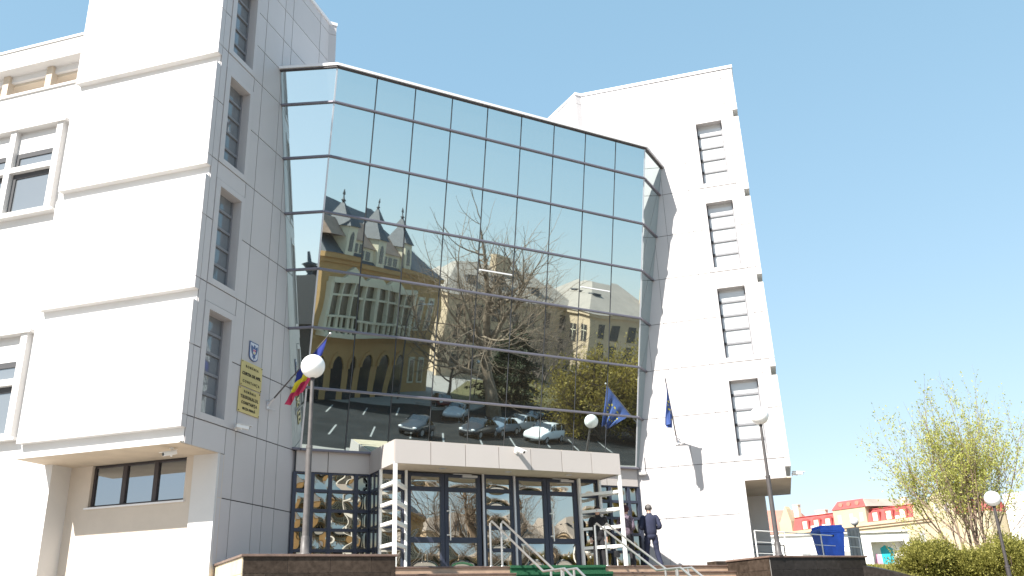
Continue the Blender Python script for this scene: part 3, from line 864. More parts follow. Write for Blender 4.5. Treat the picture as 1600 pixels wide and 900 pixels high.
mb = MB(); mb.box(3.9 * S, 4.5 * S, -1.6 * S, -1.35 * S, PZ, PZ + .14); tag(mb.build('stone_block', M['granite'], None, (4.2 * S, -1.5 * S, PZ), bevel=.01), 'low brown stone kerb block at the foot of the sunlit white wall', 'kerb block')

# ------------------------------------------------------------------ handrails
def handrail(label, xs):
    t = thing('handrail', label, 'handrail', (xs[0], YE, PZ), group='steel handrails on the stairs')
    org = (xs[0], YE, PZ)
    for x in xs:
        hh = 1.0
        ya, yb = YE - .04, prof[7][0] - .25
        za, zb_ = PZ + hh, prof[8][1] + 1.08
        yc = prof[8][0] + .02; yd = prof[16][0] - .2; zd = prof[16][1] - RISE + hh
        mb = MB(); mb.tube([(x, ya + .05, za - .02), (x, ya, za), (x, yb, zb_), (x, yc, zb_), (x, yd, zd)], .026, 10)
        mb.build('rail', M['steel'], t, org)
        for (yy, zz, zt) in ((YE + .06, PZ, za - .03), (yb - .30, prof[8][1], zb_), (yc + .12, prof[8][1], zb_), (yd + .1, 0, zd + .05)):
            mb = MB(); mb.tube([(x, yy, zz), (x, yy, zt)], .026, 10); mb.lathe((x, yy, zz), [(.05, 0), (.05, .012), (.03, .016)], 12)
            mb.build('rail_post', M['steel'], t, org)
    return t
handrail('double steel handrail nearer the left granite wall, at the left edge of the green carpet', (-.86 * S, -.665 * S))
handrail('double steel handrail nearer the right granite wall, right of the green carpet', (1.10 * S, 1.30 * S))

# railing beside the right tower
def railing(label, pts, z, h, bars, m):
    t = thing('metal_railing', label, 'railing', (pts[0][0], pts[0][1], z)); org = (pts[0][0], pts[0][1], z)
    mb = MB()
    for k in range(bars):
        zz = z + h * (1 - k / bars * .95)
        mb.tube([(p[0], p[1], zz) for p in pts], .018 if k == 0 else .010, 8)
    mb.build('rail', m, t, org)
    n = 0
    for p, q in zip(pts[:-1], pts[1:]):
        L = math.dist(p, q); k = max(1, round(L / 1.5))
        for i in range(k + 1):
            if i == 0 and n: continue
            x, y = p[0] + (q[0] - p[0]) * i / k, p[1] + (q[1] - p[1]) * i / k; n += 1
            mb = MB(); mb.tube([(x, y, z), (x, y, z + h)], .020, 8); mb.build('rail_post', m, t, org)
    return t
railing('white steel railing on the terrace between the right tower and the blue bin', [(7.55, -2.25), (9.0, -1.95), (11.0, -1.5), (13.4, -.9)], PZ, .98, 3, M['whitesteel'])
railing('short dark railing on the terrace behind the right lamp', [(8.6, -.8), (10.4, -.5)], PZ, .75, 3, M['post_dark'])

# ------------------------------------------------------------------ street lamps
def lamp(label, x, y, z0, zg, r, pm, gm, lean=(0, 0), thick=.06):
    t = thing('street_lamp', label, 'street lamp', (x, y, z0), group='globe lamps')
    h = zg - z0
    L = lambda z: (lean[0] * z / h, lean[1] * z / h, z)
    mb = MB(); mb.lathe((0, 0, 0), [(.11, 0), (.11, .02), (.085, .03), (.08, .30), (thick * 1.15, .34)], 14); mb.build('lamp_base', pm, t)
    mb = MB(); mb.tube([L(.3), L(h * .55)], [thick * 1.05, thick], 12); mb.tube([L(h * .55), L(h - r * 1.05)], [thick * .72, thick * .62], 12)
    mb.tube([L(h * .545), L(h * .56)], thick * 1.12, 12); mb.build('lamp_pole', pm, t)
    c = Vector(L(h))
    mb = MB(); mb.lathe((c.x, c.y, c.z - r * 1.16), [(thick * .7, 0), (thick * .8, .05), (r * .5, .09), (r * .52, r * .32)], 16); mb.build('lamp_collar', M['black'], t)
    mb = MB(); mb.sphere(c, r, 28, 18); mb.build('lamp_globe', gm, t)
    return t
lamp('globe lamp on a grey pole rising from the left granite wall', -4.09 * S, -3.0 * S, GW, ZL + .575 * S, .245, M['post_light'], M['globe'])
lamp('globe lamp on a dark pole rising from the right granite wall', 4.105 * S, -2.97 * S, GW - .01, ZL + .511 * S, .24, M['post'], M['globe'])
lamp('globe lamp on a dark pole in front of the bushes at the far right', 5.62 * S, -6.0 * S, .55, ZL - 1.303 * S, .172, M['post_dark'], M['globe'], lean=(.04, 0), thick=.05)
lamp('small greyish globe lamp showing above the white annex roof behind the blue bin', 23.05, 7.36, PZ, 5.42, .19, M['post_dark'], M['globe_grey'])
# ------------------------------------------------------------------ people
def skin_mesh(name, verts, edges, radii, root, mats, parent, sub=2):
    me = bpy.data.meshes.new(name); me.from_pydata([tuple(v) for v in verts], edges, [])
    o = bpy.data.objects.new(name, me); COL.objects.link(o)
    sk = o.modifiers.new('skin', 'SKIN'); sk.use_smooth_shade = True; sk.branch_smoothing = .4
    lay = me.skin_vertices[0].data if me.skin_vertices else None
    if lay is None:
        bm = bmesh.new(); bm.from_mesh(me); bm.verts.layers.skin.verify(); bm.to_mesh(me); bm.free(); lay = me.skin_vertices[0].data
    for i, r in enumerate(radii):
        lay[i].radius = r if isinstance(r, tuple) else (r, r); lay[i].use_root = (i == root)
    ss = o.modifiers.new('sub', 'SUBSURF'); ss.levels = sub; ss.render_levels = sub
    bpy.context.view_layer.update()
    dg = bpy.context.evaluated_depsgraph_get()
    m2 = bpy.data.meshes.new_from_object(o.evaluated_get(dg))
    bpy.data.objects.remove(o); bpy.data.meshes.remove(me)
    m2.name = name; m2.materials.clear()
    for m in (mats if isinstance(mats, list) else [mats]): m2.materials.append(m)
    for p in m2.polygons: p.use_smooth = True; p.material_index = 0
    r = bpy.data.objects.new(name, m2); COL.objects.link(r); r.parent = parent
    return r
def person(label, loc, rz, h, top, legs, hair, hairstyle, arms='phone', stance=.13, lean=0.0, head_down=.0, female=False):
    """faces +Y in local space"""
    t = thing('person', label, 'person', loc, rz)
    k = h / 1.76; sw = .185 if not female else .165
    V = lambda x, y, z: Vector((x * k, (y + lean * z) * k, z * k))
    hp = .95; J = {}
    J['pel'] = V(0, 0, .96); J['wa'] = V(0, .0, 1.10); J['ch'] = V(0, -.01, 1.30); J['nk'] = V(0, -.015, 1.47); J['n2'] = V(0, .0, 1.53)
    J['hd0'] = V(0, .02, 1.58); J['hd1'] = V(0, .015 + head_down * .3, 1.65); J['hd2'] = V(0, .0 + head_down, 1.72)
    for s, n in ((-1, 'l'), (1, 'r')):
        J['hip' + n] = V(s * .095, 0, .91); J['kn' + n] = V(s * (.095 + stance * .35), .03, .50); J['an' + n] = V(s * (.085 + stance), -.02, .09); J['to' + n] = V(s * (.10 + stance * 1.25), .15, .035)
        J['he' + n] = V(s * (.085 + stance), -.06, .04)
        J['sh' + n] = V(s * sw, -.01, 1.42)
        if arms == 'phone':
            J['el' + n] = V(s * (sw + .075), -.06, 1.13); J['wr' + n] = V(s * .10, .20, 1.16); J['hn' + n] = V(s * .055, .27, 1.19)
        else:
            J['el' + n] = V(s * (sw + .05), -.03, 1.12); J['wr' + n] = V(s * (sw + .04), .09, .88); J['hn' + n] = V(s * (sw + .03), .12, .80)
    order = list(J); ix = {n: i for i, n in enumerate(order)}
    rad = dict(pel=.105, wa=.10, ch=.115, nk=.065, n2=.055, hd0=.07, hd1=.095, hd2=.075)
    for n in 'lr': rad.update({'hip' + n: .075, 'kn' + n: .055, 'an' + n: .04, 'to' + n: .032, 'he' + n: .038, 'sh' + n: .06, 'el' + n: .042, 'wr' + n: .028, 'hn' + n: .034})
    E = [('pel', 'wa'), ('wa', 'ch'), ('ch', 'nk'), ('nk', 'n2'), ('n2', 'hd0'), ('hd0', 'hd1'), ('hd1', 'hd2')]
    for n in 'lr': E += [('pel', 'hip' + n), ('hip' + n, 'kn' + n), ('kn' + n, 'an' + n), ('an' + n, 'to' + n), ('an' + n, 'he' + n), ('ch', 'sh' + n), ('sh' + n, 'el' + n), ('el' + n, 'wr' + n), ('wr' + n, 'hn' + n)]
    verts = [J[n] for n in order]; edges = [(ix[a], ix[b]) for a, b in E]; radii = [rad[n] * k for n in order]
    # fingers and thumb, nose and ears grow out of the same skin
    for n, s in (('l', -1), ('r', 1)):
        hd = (J['hn' + n] - J['wr' + n]).normalized(); across = Vector((1, 0, 0)) * s if arms != 'phone' else Vector((0, 0, 1))
        pal = across.cross(hd).normalized() * (-1 if arms == 'phone' else 1)
        for q, (off, ln) in enumerate(((-.028, .062), (-.009, .075), (.010, .070), (.028, .055))):
            b = J['hn' + n] + across * off * k + hd * .012
            p1 = b + hd * ln * .5 * k; p2 = p1 + (hd * .7 + pal * .6).normalized() * ln * .55 * k
            i0 = len(verts); verts += [b, p1, p2]; radii += [.0095 * k, .009 * k, .0075 * k]; edges += [(ix['hn' + n], i0), (i0, i0 + 1), (i0 + 1, i0 + 2)]
        b = J['wr' + n].lerp(J['hn' + n], .45) - across * .03 * k
        i0 = len(verts); verts += [b - across * .02 * k + hd * .02 * k, b - across * .028 * k + hd * .06 * k + pal * .015]; radii += [.011 * k, .009 * k]; edges += [(ix['hn' + n], i0), (i0, i0 + 1)]
    body = skin_mesh('body', verts, edges, radii, ix['pel'], [M['skin'], M['hair_dark'], M['pink']], t)
    # facial features moulded into the body mesh: nose, ears, eyes, mouth as added patches of the same mesh
    bm = bmesh.new(); bm.from_mesh(body.data); hc = J['hd1']
    def blob(c, r, sc, mi):
        g = bmesh.ops.create_icosphere(bm, subdivisions=2, radius=r)
        for v in g['verts']: v.co = Vector((v.co.x * sc[0], v.co.y * sc[1], v.co.z * sc[2])) + c
        for v in g['verts']:
            for f_ in v.link_faces: f_.material_index = mi; f_.smooth = True
    blob(hc + Vector((0, .098 * k, -.008 * k)), .018 * k, (.8, 1.1, 1.5), 0)
    for s in (-1, 1):
        blob(hc + Vector((s * .035 * k, .082 * k, .018 * k)), .011 * k, (1.3, .7, .7), 1)
        blob(hc + Vector((s * .095 * k, -.005 * k, .0)), .026 * k, (.45, .8, 1.2), 0)
    blob(hc + Vector((0, .082 * k, -.05 * k)), .014 * k, (1.8, .6, .45), 2)
    bm.to_mesh(body.data); bm.free()
    # hair
    mb = MB(); c = J['hd2'] + Vector((0, -.012 * k, -.045 * k))
    if hairstyle == 'short':
        mb.sphere(c, .108 * k, 18, 12, 0, .93, 1.02, .98); mb.sphere(c + Vector((0, -.030 * k, -.055 * k)), .083 * k, 16, 10, 0, 1.0, .85, 1.0)
    elif hairstyle == 'cap':
        mb.sphere(c + Vector((0, 0, .012 * k)), .122 * k, 18, 12, 0, .95, 1.05, .95); mb.lathe(c + Vector((0, 0, -.02)), [(.122 * k, 0), (.128 * k, .02), (.124 * k, .05)], 18)
    else:
        mb.sphere(c, .115 * k, 18, 12, 0, .95, 1.02, 1.0); mb.sphere(c + Vector((0, -.05 * k, -.10 * k)), .095 * k, 16, 10, 0, 1.0, .7, 1.3)
    vs = []
    for i, v in enumerate(mb.v):     # cut the face free
        p = Vector(v) - c
        if p.y > .045 * k and p.z < .05 * k: p = Vector((p.x * .8, p.y * .35, max(p.z, -.02 * k)))
        if p.z < -.045 * k and hairstyle == 'short': p = Vector((p.x * .86, p.y * .86, -.045 * k + (p.z + .045 * k) * .4))
        vs.append(tuple(p + c))
    mb.v = vs
    mb.build('hair' if hairstyle != 'cap' else 'knit_cap', M[hair], t, recalc=False)
    # jacket: torso and sleeves
    def loft(mb, rings, n=20):
        vs = []; fs = []
        for (c_, rx, ry) in rings:
            for q in range(n):
                a_ = 2 * math.pi * q / n; ca, sa = math.cos(a_), math.sin(a_)
                e_ = (abs(ca) ** 2.4 + abs(sa) ** 2.4) ** (-1 / 2.4)
                vs.append(c_ + Vector((rx * ca * e_, ry * sa * e_, 0)) * k)
        for i in range(len(rings) - 1):
            for q in range(n): fs.append((i * n + q, i * n + (q + 1) % n, (i + 1) * n + (q + 1) % n, (i + 1) * n + q))
        mb.mesh(vs, fs, 0, True); mb.mesh(vs[:n], [tuple(range(n - 1, -1, -1))]); mb.mesh(vs[-n:], [tuple(range(n))])
    def limb(mb, P, r0, n=14):
        pts = []; rr = []
        for i in range(len(P) - 1):
            for q in range(6):
                u = q / 6; p_ = P[max(0, i - 1)]; a_ = P[i]; b_ = P[i + 1]; d_ = P[min(len(P) - 1, i + 2)]
                pts.append(.5 * ((2 * a_) + (b_ - p_) * u + (2 * p_ - 5 * a_ + 4 * b_ - d_) * u * u + (3 * a_ - p_ - 3 * b_ + d_) * u ** 3))
                rr.append((r0[i] * (1 - u) + r0[i + 1] * u) * k * (1 + .05 * math.sin(11 * (i + u) + r0[0] * 90)))
        pts.append(P[-1]); rr.append(r0[-1] * k); mb.tube(pts, rr, n, 0, True)
    f_ = .90 if female else 1.0
    mb = MB()
    loft(mb, [(V(0, 0, .915), .150 * f_, .118), (V(0, 0, .925), .163 * f_, .130), (V(0, 0, .965), .163 * f_, .130), (V(0, 0, .985), .178 * f_, .142), (V(0, 0, 1.06), .182 * f_, .142), (V(0, -.005, 1.18), .188 * f_, .145), (V(0, -.012, 1.30), .197 * f_, .146), (V(0, -.018, 1.38), .200 * f_, .135), (V(0, -.02, 1.43), .175 * f_, .112), (V(0, -.02, 1.465), .115, .088), (V(0, -.015, 1.49), .076, .075), (V(0, -.012, 1.525), .072, .070)])
    for n in 'lr':
        s = -1 if n == 'l' else 1
        limb(mb, [J['sh' + n] + Vector((-s * .05 * k, 0, -.015 * k)), J['sh' + n] + Vector((s * .012 * k, 0, -.045 * k)), J['el' + n], J['el' + n].lerp(J['wr' + n], .96)], [.074, .079, .064, .048])
    mb.build('jacket', M[top], t)
    # trousers
    mb = MB()
    loft(mb, [(V(0, 0, .80), .100, .085), (V(0, -.005, .84), .150, .125), (V(0, -.008, .90), .160, .130), (V(0, 0, .96), .152, .122), (V(0, 0, .99), .145, .115)])
    for n in 'lr':
        an_ = J['kn' + n].lerp(J['an' + n], .97)
        limb(mb, [J['hip' + n] + Vector((0, -.005, .0)), J['hip' + n].lerp(J['kn' + n], .45), J['kn' + n], an_], [.094, .090, .074, .070])
    mb.build('trousers', M[legs], t)
    for n in 'lr':
        a, b = J['he' + n], J['to' + n]
        mb = MB(); d = (b - a); d.z = 0; L = d.length; d.normalize(); sd = Vector((d.y, -d.x, 0))
        prof = [(-.035, .032, .08), (.0, .042, .095), (.08, .045, .085), (.16, .048, .055), (.21, .04, .045), (.235, .02, .035)]
        rings = []
        for (q, w, hh) in prof:
            c = Vector((a.x, a.y, 0)) + d * (q + .0) * k * 1.0
            rings.append([c - sd * w * k, c - sd * w * .8 * k + Vector((0, 0, hh * k)), c + sd * w * .8 * k + Vector((0, 0, hh * k)), c + sd * w * k])
        for r0, r1 in zip(rings[:-1], rings[1:]):
            for q in range(4): mb.face([r0[q], r0[(q + 1) % 4], r1[(q + 1) % 4], r1[q]], 0, True)
        mb.face(rings[0]); mb.face(rings[-1]); mb.build('shoe', M['shoe'], t)
    return t
person('man in navy uniform seen from behind, head bent, by the sunlit white wall', (3.0 * S, -.93 * S, PZ), R(-28), 1.73, 'uniform', 'uniform', 'hair_grey', 'short', 'phone', .13, 0, .03)
person('woman in dark cap and printed top standing beside the right ladder frame', (2.42 * S, -.98 * S, PZ), R(-62), 1.66, 'print_cloth', 'black_cloth', 'maroon', 'cap', 'phone', .04, 0, .02, True)
person('short haired person in black standing behind the right ladder frame', (1.93 * S, -.80 * S, PZ), R(140), 1.66, 'black_cloth', 'black_cloth', 'hair_dark', 'short', 'down', .05, 0, .0)
# small box on a stand by the door
t = thing('box_stand', 'small black box on a thin white stand behind the right ladder frame', 'stand', (2.12 * S, -1.05 * S, PZ))
mb = MB(); mb.box(-.07, .07, -.05, .05, .30, .46); mb.build('box_body', M['black'], t, bevel=.01)
mb = MB(); mb.tube([(0, 0, 0), (0, 0, .30)], .012, 8); mb.tube([(0, 0, .46), (0, 0, .62)], .012, 8); mb.lathe((0, 0, 0), [(.10, 0), (.10, .015), (.02, .03)], 14); mb.build('stand_rod', M['white_plastic'], t)

# ------------------------------------------------------------------ vegetation
def rand_dir(rn):
    while True:
        v = Vector((rn.uniform(-1, 1), rn.uniform(-1, 1), rn.uniform(-1, 1)))
        if .05 < v.length < 1: return v.normalized()
def leafquad(mb, p, d, u, l, w, mi=0):
    s = d.cross(u)
    if s.length < 1e-4: s = d.orthogonal()
    s.normalize(); s *= w / 2
    b = len(mb.v); q = p + d * l * .5
    mb.v.extend([tuple(p), tuple(q + s), tuple(p + d * l), tuple(q - s)])
    mb.f.append((b, b + 1, b + 2, b + 3)); mb.m.append(mi); mb.sm.append(False)
def grow(mbs, p, d, L, r, lev, maxlev, rn, cfg, tips, first=True):
    seg = cfg['seg'][min(lev, len(cfg['seg']) - 1)]
    pts = [p]; rr = [r]; cur = p.copy(); dd = d.copy()
    for i in range(seg):
        dd = (dd + rand_dir(rn) * cfg['wander'] + Vector((0, 0, cfg['up'] * (1 if lev else .3)))).normalized()
        cur = cur + dd * L / seg
        pts.append(cur.copy()); rr.append(r * (1 - (1 - cfg['taper']) * (i + 1) / seg))
    mb = mbs[0] if lev < cfg['trunk_lev'] else mbs[1]
    mb.tube(pts, rr, 8 if lev == 0 else (6 if lev == 1 else (4 if lev < 4 else 3)), 0, True, cap=False)
    if lev >= maxlev:
        tips.append((pts, dd)); return
    if lev >= maxlev - 1: tips.append((pts, dd))
    n = cfg['kids'][min(lev, len(cfg['kids']) - 1)]
    for k in range(n):
        t = cfg['t0'][min(lev, len(cfg['t0']) - 1)]; t = t + (1 - t) * (k + rn.uniform(.1, .9)) / n
        i = min(seg - 1, int(t * seg)); f = t * seg - i
        q = pts[i].lerp(pts[i + 1], f); ax = (pts[i + 1] - pts[i]).normalized()
        sd = (rand_dir(rn)); sd = (sd - ax * sd.dot(ax)).normalized()
        an = R(rn.uniform(*cfg['angle']))
        nd = (ax * math.cos(an) + sd * math.sin(an)).normalized()
        grow(mbs, q, nd, L * rn.uniform(*cfg['len']), rr[i] * rn.uniform(*cfg['rad']), lev + 1, maxlev, rn, cfg, tips, False)
    # leader continues
    if cfg.get('leader', True) and lev < maxlev:
        grow(mbs, pts[-1], dd, L * cfg['lead'], rr[-1], lev + 1, maxlev, rn, cfg, tips, False)
def tree(name, label, loc, seed, H_, r, maxlev, cfg, bark, leaf=None, nleaf=0, lsize=.08, group=None, stems=None, cluster=.15, cat='tree', dens=None):
    rn = random.Random(seed)
    t = thing(name, label, cat, loc, 0, group)
    mbs = [MB(), MB()]; tips = []
    if stems:
        for k in range(stems):
            a = 2 * math.pi * k / stems + rn.uniform(-.4, .4); tilt = R(rn.uniform(*cfg['tilt']))
            d = Vector((math.cos(a) * math.sin(tilt), math.sin(a) * math.sin(tilt), math.cos(tilt)))
            grow(mbs, Vector((math.cos(a) * .12, math.sin(a) * .12, 0)), d, H_ * cfg['trunk'] * rn.uniform(.8, 1.1), r * rn.uniform(.7, 1.0), 0, maxlev, rn, cfg, tips)
    else:
        grow(mbs, Vector((0, 0, 0)), Vector((0, 0, 1)), H_ * cfg['trunk'], r, 0, maxlev, rn, cfg, tips)
    mbs[0].build('trunk', bark, t, recalc=False)
    if mbs[1].v: mbs[1].build('branches', bark, t, recalc=False)
    if leaf:
        mb = MB()
        for i in range(nleaf):
            pts, dd = rn.choice(tips); k = rn.randrange(len(pts) - 1)
            p = pts[k].lerp(pts[k + 1], rn.random()) + rand_dir(rn) * cluster * rn.random()
            leafquad(mb, p, (dd + rand_dir(rn) * .9).normalized(), rand_dir(rn), lsize * rn.uniform(.6, 1.4), lsize * .5)
        mb.build('crown', leaf, t, recalc=False)
    return t
CFG_BROAD = dict(seg=[5, 5, 4, 3, 3], wander=.18, up=.06, taper=.55, trunk_lev=1, kids=[6, 5, 4, 3], t0=[.1, .1, .1, .1], angle=(22, 55), len=(.45, .78), rad=(.45, .65), lead=.7, trunk=.36, tilt=(8, 52))
CFG_VASE = dict(seg=[5, 5, 4, 3, 3], wander=.16, up=.10, taper=.55, trunk_lev=1, kids=[5, 4, 3, 2], t0=[.52, .35, .2, .1], angle=(16, 42), len=(.45, .72), rad=(.45, .65), lead=.58, trunk=.50, tilt=(6, 30))
tree('budding_tree', 'many stemmed tree with fresh yellow green buds rising behind the bushes', (25.9, 3.3, 1.9), 17, 7.5, .072, 4, dict(CFG_VASE, tilt=(3, 27), lead=.64), M['bark_red'], M['leaf_spring'], 19000, .112, stems=9, cluster=.20)
def bush(label, loc, rx, ry, h, seed, n=5200, ls=.075, group='olive green bushes'):
    rn = random.Random(seed); t = thing('bush', label, 'bush', loc, 0, group)
    lobes = []
    for i in range(16):
        a = rn.uniform(0, 6.28); q = rn.uniform(0, .62) ** .8
        lobes.append((Vector((math.cos(a) * rx * q, math.sin(a) * ry * q, h * rn.uniform(.28, .66))), rn.uniform(.30, .46) * min(rx, h)))
    mb = MB()
    for i in range(n):
        c, r = rn.choice(lobes); d = rand_dir(rn); d.z = abs(d.z) if rn.random() < .72 else d.z
        rad = r * (rn.random() ** .35)
        rad *= 1 + .35 * mnoise.noise(d * 2.3 + c)
        p = c + Vector((d.x, d.y, d.z * 1.15)) * rad
        if p.z < .02: p.z = rn.uniform(.02, .3)
        leafquad(mb, p, (d * .8 + rand_dir(rn) * .7 + Vector((0, 0, .5))).normalized(), rand_dir(rn), ls * rn.uniform(.7, 1.7), ls * .55)
    for i in range(120):   # a few leading shoots
        c, r = rn.choice(lobes); d = (rand_dir(rn) * .6 + Vector((0, 0, 1))).normalized(); p0 = c + d * r
        for j in range(9): leafquad(mb, p0 + d * .03 * j, (d + rand_dir(rn) * .8).normalized(), rand_dir(rn), ls, ls * .5)
    mb.build('foliage', M['leaf_bush'], t, recalc=False)
    mb = MB()
    for i in range(9):
        c, r = rn.choice(lobes); mb.tube([Vector((rn.uniform(-.15, .15), rn.uniform(-.15, .15), 0)), c * .6 + Vector((0, 0, .1)), c], [.03, .02, .012], 5)
    mb.build('stems', M['bark_red'], t, recalc=False)
    return t
bush('olive green bush nearest the granite wall, in front of the painted annex recess', (10.25, -5.5, 1.95), .88, .85, 1.45, 3, 16000, .055)
bush('lower olive green bush left of the far lamp pole, under the budding tree', (11.1, -6.2, 1.8), .8, .8, 1.28, 4, 15000, .055)
bush('olive green bush directly behind the far lamp pole', (12.05, -6.75, 1.7), 1.0, .85, 1.78, 5, 18000, .055)
bush('olive green bush right of the far lamp pole at the edge of the view', (13.1, -7.2, 1.6), 1.0, .85, 1.70, 6, 16000, .055)
# ------------------------------------------------------------------ right background: bin, annex, houses
binp = Vector((11.95, -.93, PZ))
t = thing('waste_container', 'big blue plastic wheeled waste container behind the railing', 'waste bin', binp, R(62))
mb = MB()
t.scale = (.72, .74, 1.0)
lo = [(-.46, -.38, .16), (.46, -.38, .16), (.46, .38, .16), (-.46, .38, .16)]; hi = [(-.62, -.50, 1.08), (.62, -.50, 1.08), (.62, .50, 1.08), (-.62, .50, 1.08)]
mb.hexa(lo + hi); mb.box(-.66, .66, -.54, .54, 1.08, 1.13)
for x in (-.4, 0, .4): mb.hexa([(x - .05, -.40, .2), (x + .05, -.40, .2), (x + .05, -.36, .2), (x - .05, -.36, .2), (x * 1.25 - .05, -.53, 1.05), (x * 1.25 + .05, -.53, 1.05), (x * 1.25 + .05, -.48, 1.05), (x * 1.25 - .05, -.48, 1.05)])
mb.build('bin_body', M['bin_blue'], t, bevel=.02)
mb = MB(); mb.prism([(-.54, 1.13), (.54, 1.13), (.50, 1.22), (.25, 1.29), (-.25, 1.29), (-.50, 1.22)], -.66, .66, 0, lambda a, b, c: (c, a, b)); 
for x in (-.5, -.25, 0, .25, .5): mb.box(x - .03, x + .03, -.5, .5, 1.22, 1.31)
mb.build('lid', M['bin_blue'], t, bevel=.015)
for x in (-.36, .36):
    for y in (-.28, .28):
        mb = MB(); mb.tube([(x - .025, y, .08), (x + .025, y, .08)], .08, 12); mb.build('wheel', M['tyre'], t)
mb = MB(); mb.tube([(-.68, 0, .98), (-.60, 0, .98)], .03, 8); mb.tube([(.60, 0, .98), (.68, 0, .98)], .03, 8); mb.build('lifting_lug', M['black'], t)

A0 = Vector((25.5, 15.1, 0)); A1 = Vector((36.8, 8.9, 0)); at = (A1 - A0).normalized(); an = Vector((at.y, -at.x, 0))
AN = lambda x, y, z: A0 + at * x * 1.25 + an * y * 1.25 + Vector((0, 0, PZ if z == PZ else 1.6 + (z - 1.6) * 1.25))
t = thing('white_annex', 'low flat white annex with a sprayed recess behind the blue container', 'outbuilding', A0)
L = 5.95
mb = MB()
mb.box(0, 4.25, -4, 0, PZ, 4.74, 0, AN); mb.box(4.25, 5.75, -4, -.4, PZ, 4.74, 0, AN); mb.box(4.25, 5.75, -.4, 0, 4.35, 4.74, 0, AN); mb.box(5.75, L, -4, 0, PZ, 4.74, 0, AN)
mb.build('wall', M['white_wall'], t, A0)
mb = MB(); mb.box(-.08, L + .08, -4.08, .08, 4.74, 4.80, 0, AN); mb.build('roof_slab', M['white_wall'], t, A0)
mb = MB()
PN = lambda a, b, c: AN(a, c, b)
mb.prism([(4.42, 2.9), (4.80, 2.9), (4.86, 3.4), (4.74, 3.75), (4.55, 3.9), (4.44, 3.5)], -.40, -.392, 1, PN)
mb.prism([(4.80, 3.35), (5.10, 3.2), (5.30, 3.5), (5.34, 4.05), (5.0, 4.22), (4.78, 4.1)], -.40, -.390, 0, PN)
mb.prism([(5.0, 2.85), (5.6, 2.85), (5.7, 3.1), (5.45, 3.35), (5.2, 3.3), (5.02, 3.1)], -.40, -.388, 2, PN)
mb.prism([(5.36, 3.5), (5.62, 3.35), (5.70, 3.8), (5.52, 4.15), (5.40, 4.0)], -.40, -.389, 3, PN)
mb.build('spray_painting', [M['turquoise'], M['pink'], M['sprayblue'], M['white_plastic']], t, A0)
mb = MB()
for x in (1.2, 3.0): mb.box(x, x + .35, -.02, .015, 3.6, 4.0, 0, AN)
mb.build('vent_opening', M['concrete'], t, A0)
mb = MB(); mb.box(0, .42, -.1, .1, 0, 1.62, 0, lambda x, y, z: Vector((16.35, 2.05, PZ)) + Vector((x * .85, -x * .5, z)) + Vector((y * .5, y * .85, 0)))
for k in range(3): mb.box(.05 + k * .13, .11 + k * .13, -.125, -.1, .05, 1.56, 0, lambda x, y, z: Vector((16.35, 2.05, PZ)) + Vector((x * .85, -x * .5, z)) + Vector((y * .5, y * .85, 0)))
tag(mb.build('concrete_screen', M['concrete'], None, (16.5, 2, PZ), bevel=.01), 'ribbed grey concrete screen just right of the blue waste container', 'screen')

FP = Vector((127.5, 112.1, 0)); ft = (Vector((133.1, 79.2, 0)) - FP).normalized(); fn = Vector((ft.y, -ft.x, 0))
if fn.x > 0: fn = -fn
FB = lambda x, y, z: FP + ft * x + fn * y + Vector((0, 0, z))
GZ = PZ - .01
t = thing('mansard_building', 'long cream building with red mansard roofs, dormers and a raised middle pavilion', 'building', FP); o_ = FP
mb = MB(); mb.box(-2.6, 29.4, -14, 0, GZ, 16.9, 0, FB); mb.box(10.1, 17.0, -10, .25, 16.9, 20.0, 0, FB); mb.box(26.2, 29.4, -9, .3, 16.9, 18.6, 0, FB); mb.box(-2.4, .4, -9, .3, 16.9, 19.0, 0, FB)
mb.prism([(26.4, 18.6), (28.9, 18.6), (28.4, 19.3), (27.6, 20.0), (26.9, 19.4)], -1.5, .3, 0, lambda a, b, c: FB(a, c, b)); mb.prism([(-2.2, 19.0), (.3, 19.0), (-.3, 21.4), (-.6, 22.0), (-1.0, 21.3)], -1.2, .3, 0, lambda a, b, c: FB(a, c, b))
mb.build('wall', M['cream_wall'], t, o_)
mb = MB(); mb.box(-2.8, 29.6, 0, .55, 16.35, 16.75, 0, FB); mb.box(-2.7, 29.5, 0, .3, 15.9, 16.35, 0, FB); mb.box(-2.8, 29.6, -.1, .4, 16.75, 16.92, 0, FB); mb.build('cornice', M['stone'], t, o_)
def mansard(x0, x1, z0, z1, y0, y1, back=-6):
    mb = MB(); mb.hexa([FB(x0, y0, z0), FB(x1, y0, z0), FB(x1, back, z0), FB(x0, back, z0), FB(x0, y1, z1), FB(x1, y1, z1), FB(x1, back, z1), FB(x0, back, z1)]); 
    mb.box(x0 - .05, x1 + .05, y1 - .3, y1 + .18, z1, z1 + .12, 0, FB)
    return mb.build('mansard_roof', M['redroof'], t, o_)
mansard(.4, 10.1, 16.9, 19.55, 0, -1.1); mansard(17.0, 26.2, 16.9, 19.3, 0, -1.1)
mb = MB(); mb.hexa([FB(9.9, .4, 19.9), FB(17.2, .4, 19.9), FB(17.2, -10, 19.9), FB(9.9, -10, 19.9), FB(10.9, -.6, 21.5), FB(16.3, -.6, 21.5), FB(16.3, -9, 21.5), FB(10.9, -9, 21.5)])
mb.build('pavilion_roof', M['redroof'], t, o_)
mb = MB(); mb.hexa([FB(17.22, .3, 19.9), FB(17.6, .3, 19.9), FB(23.4, -12, 19.9), FB(17.22, -12, 19.9), FB(16.35, -.6, 21.45), FB(16.4, -.6, 21.45), FB(22, -12, 21.2), FB(16.4, -12, 21.45)]); mb.build('shaded_roof_slope', M['metalroof'], t, o_)  # receding side of the pavilion roof, its shade given as a grey colour
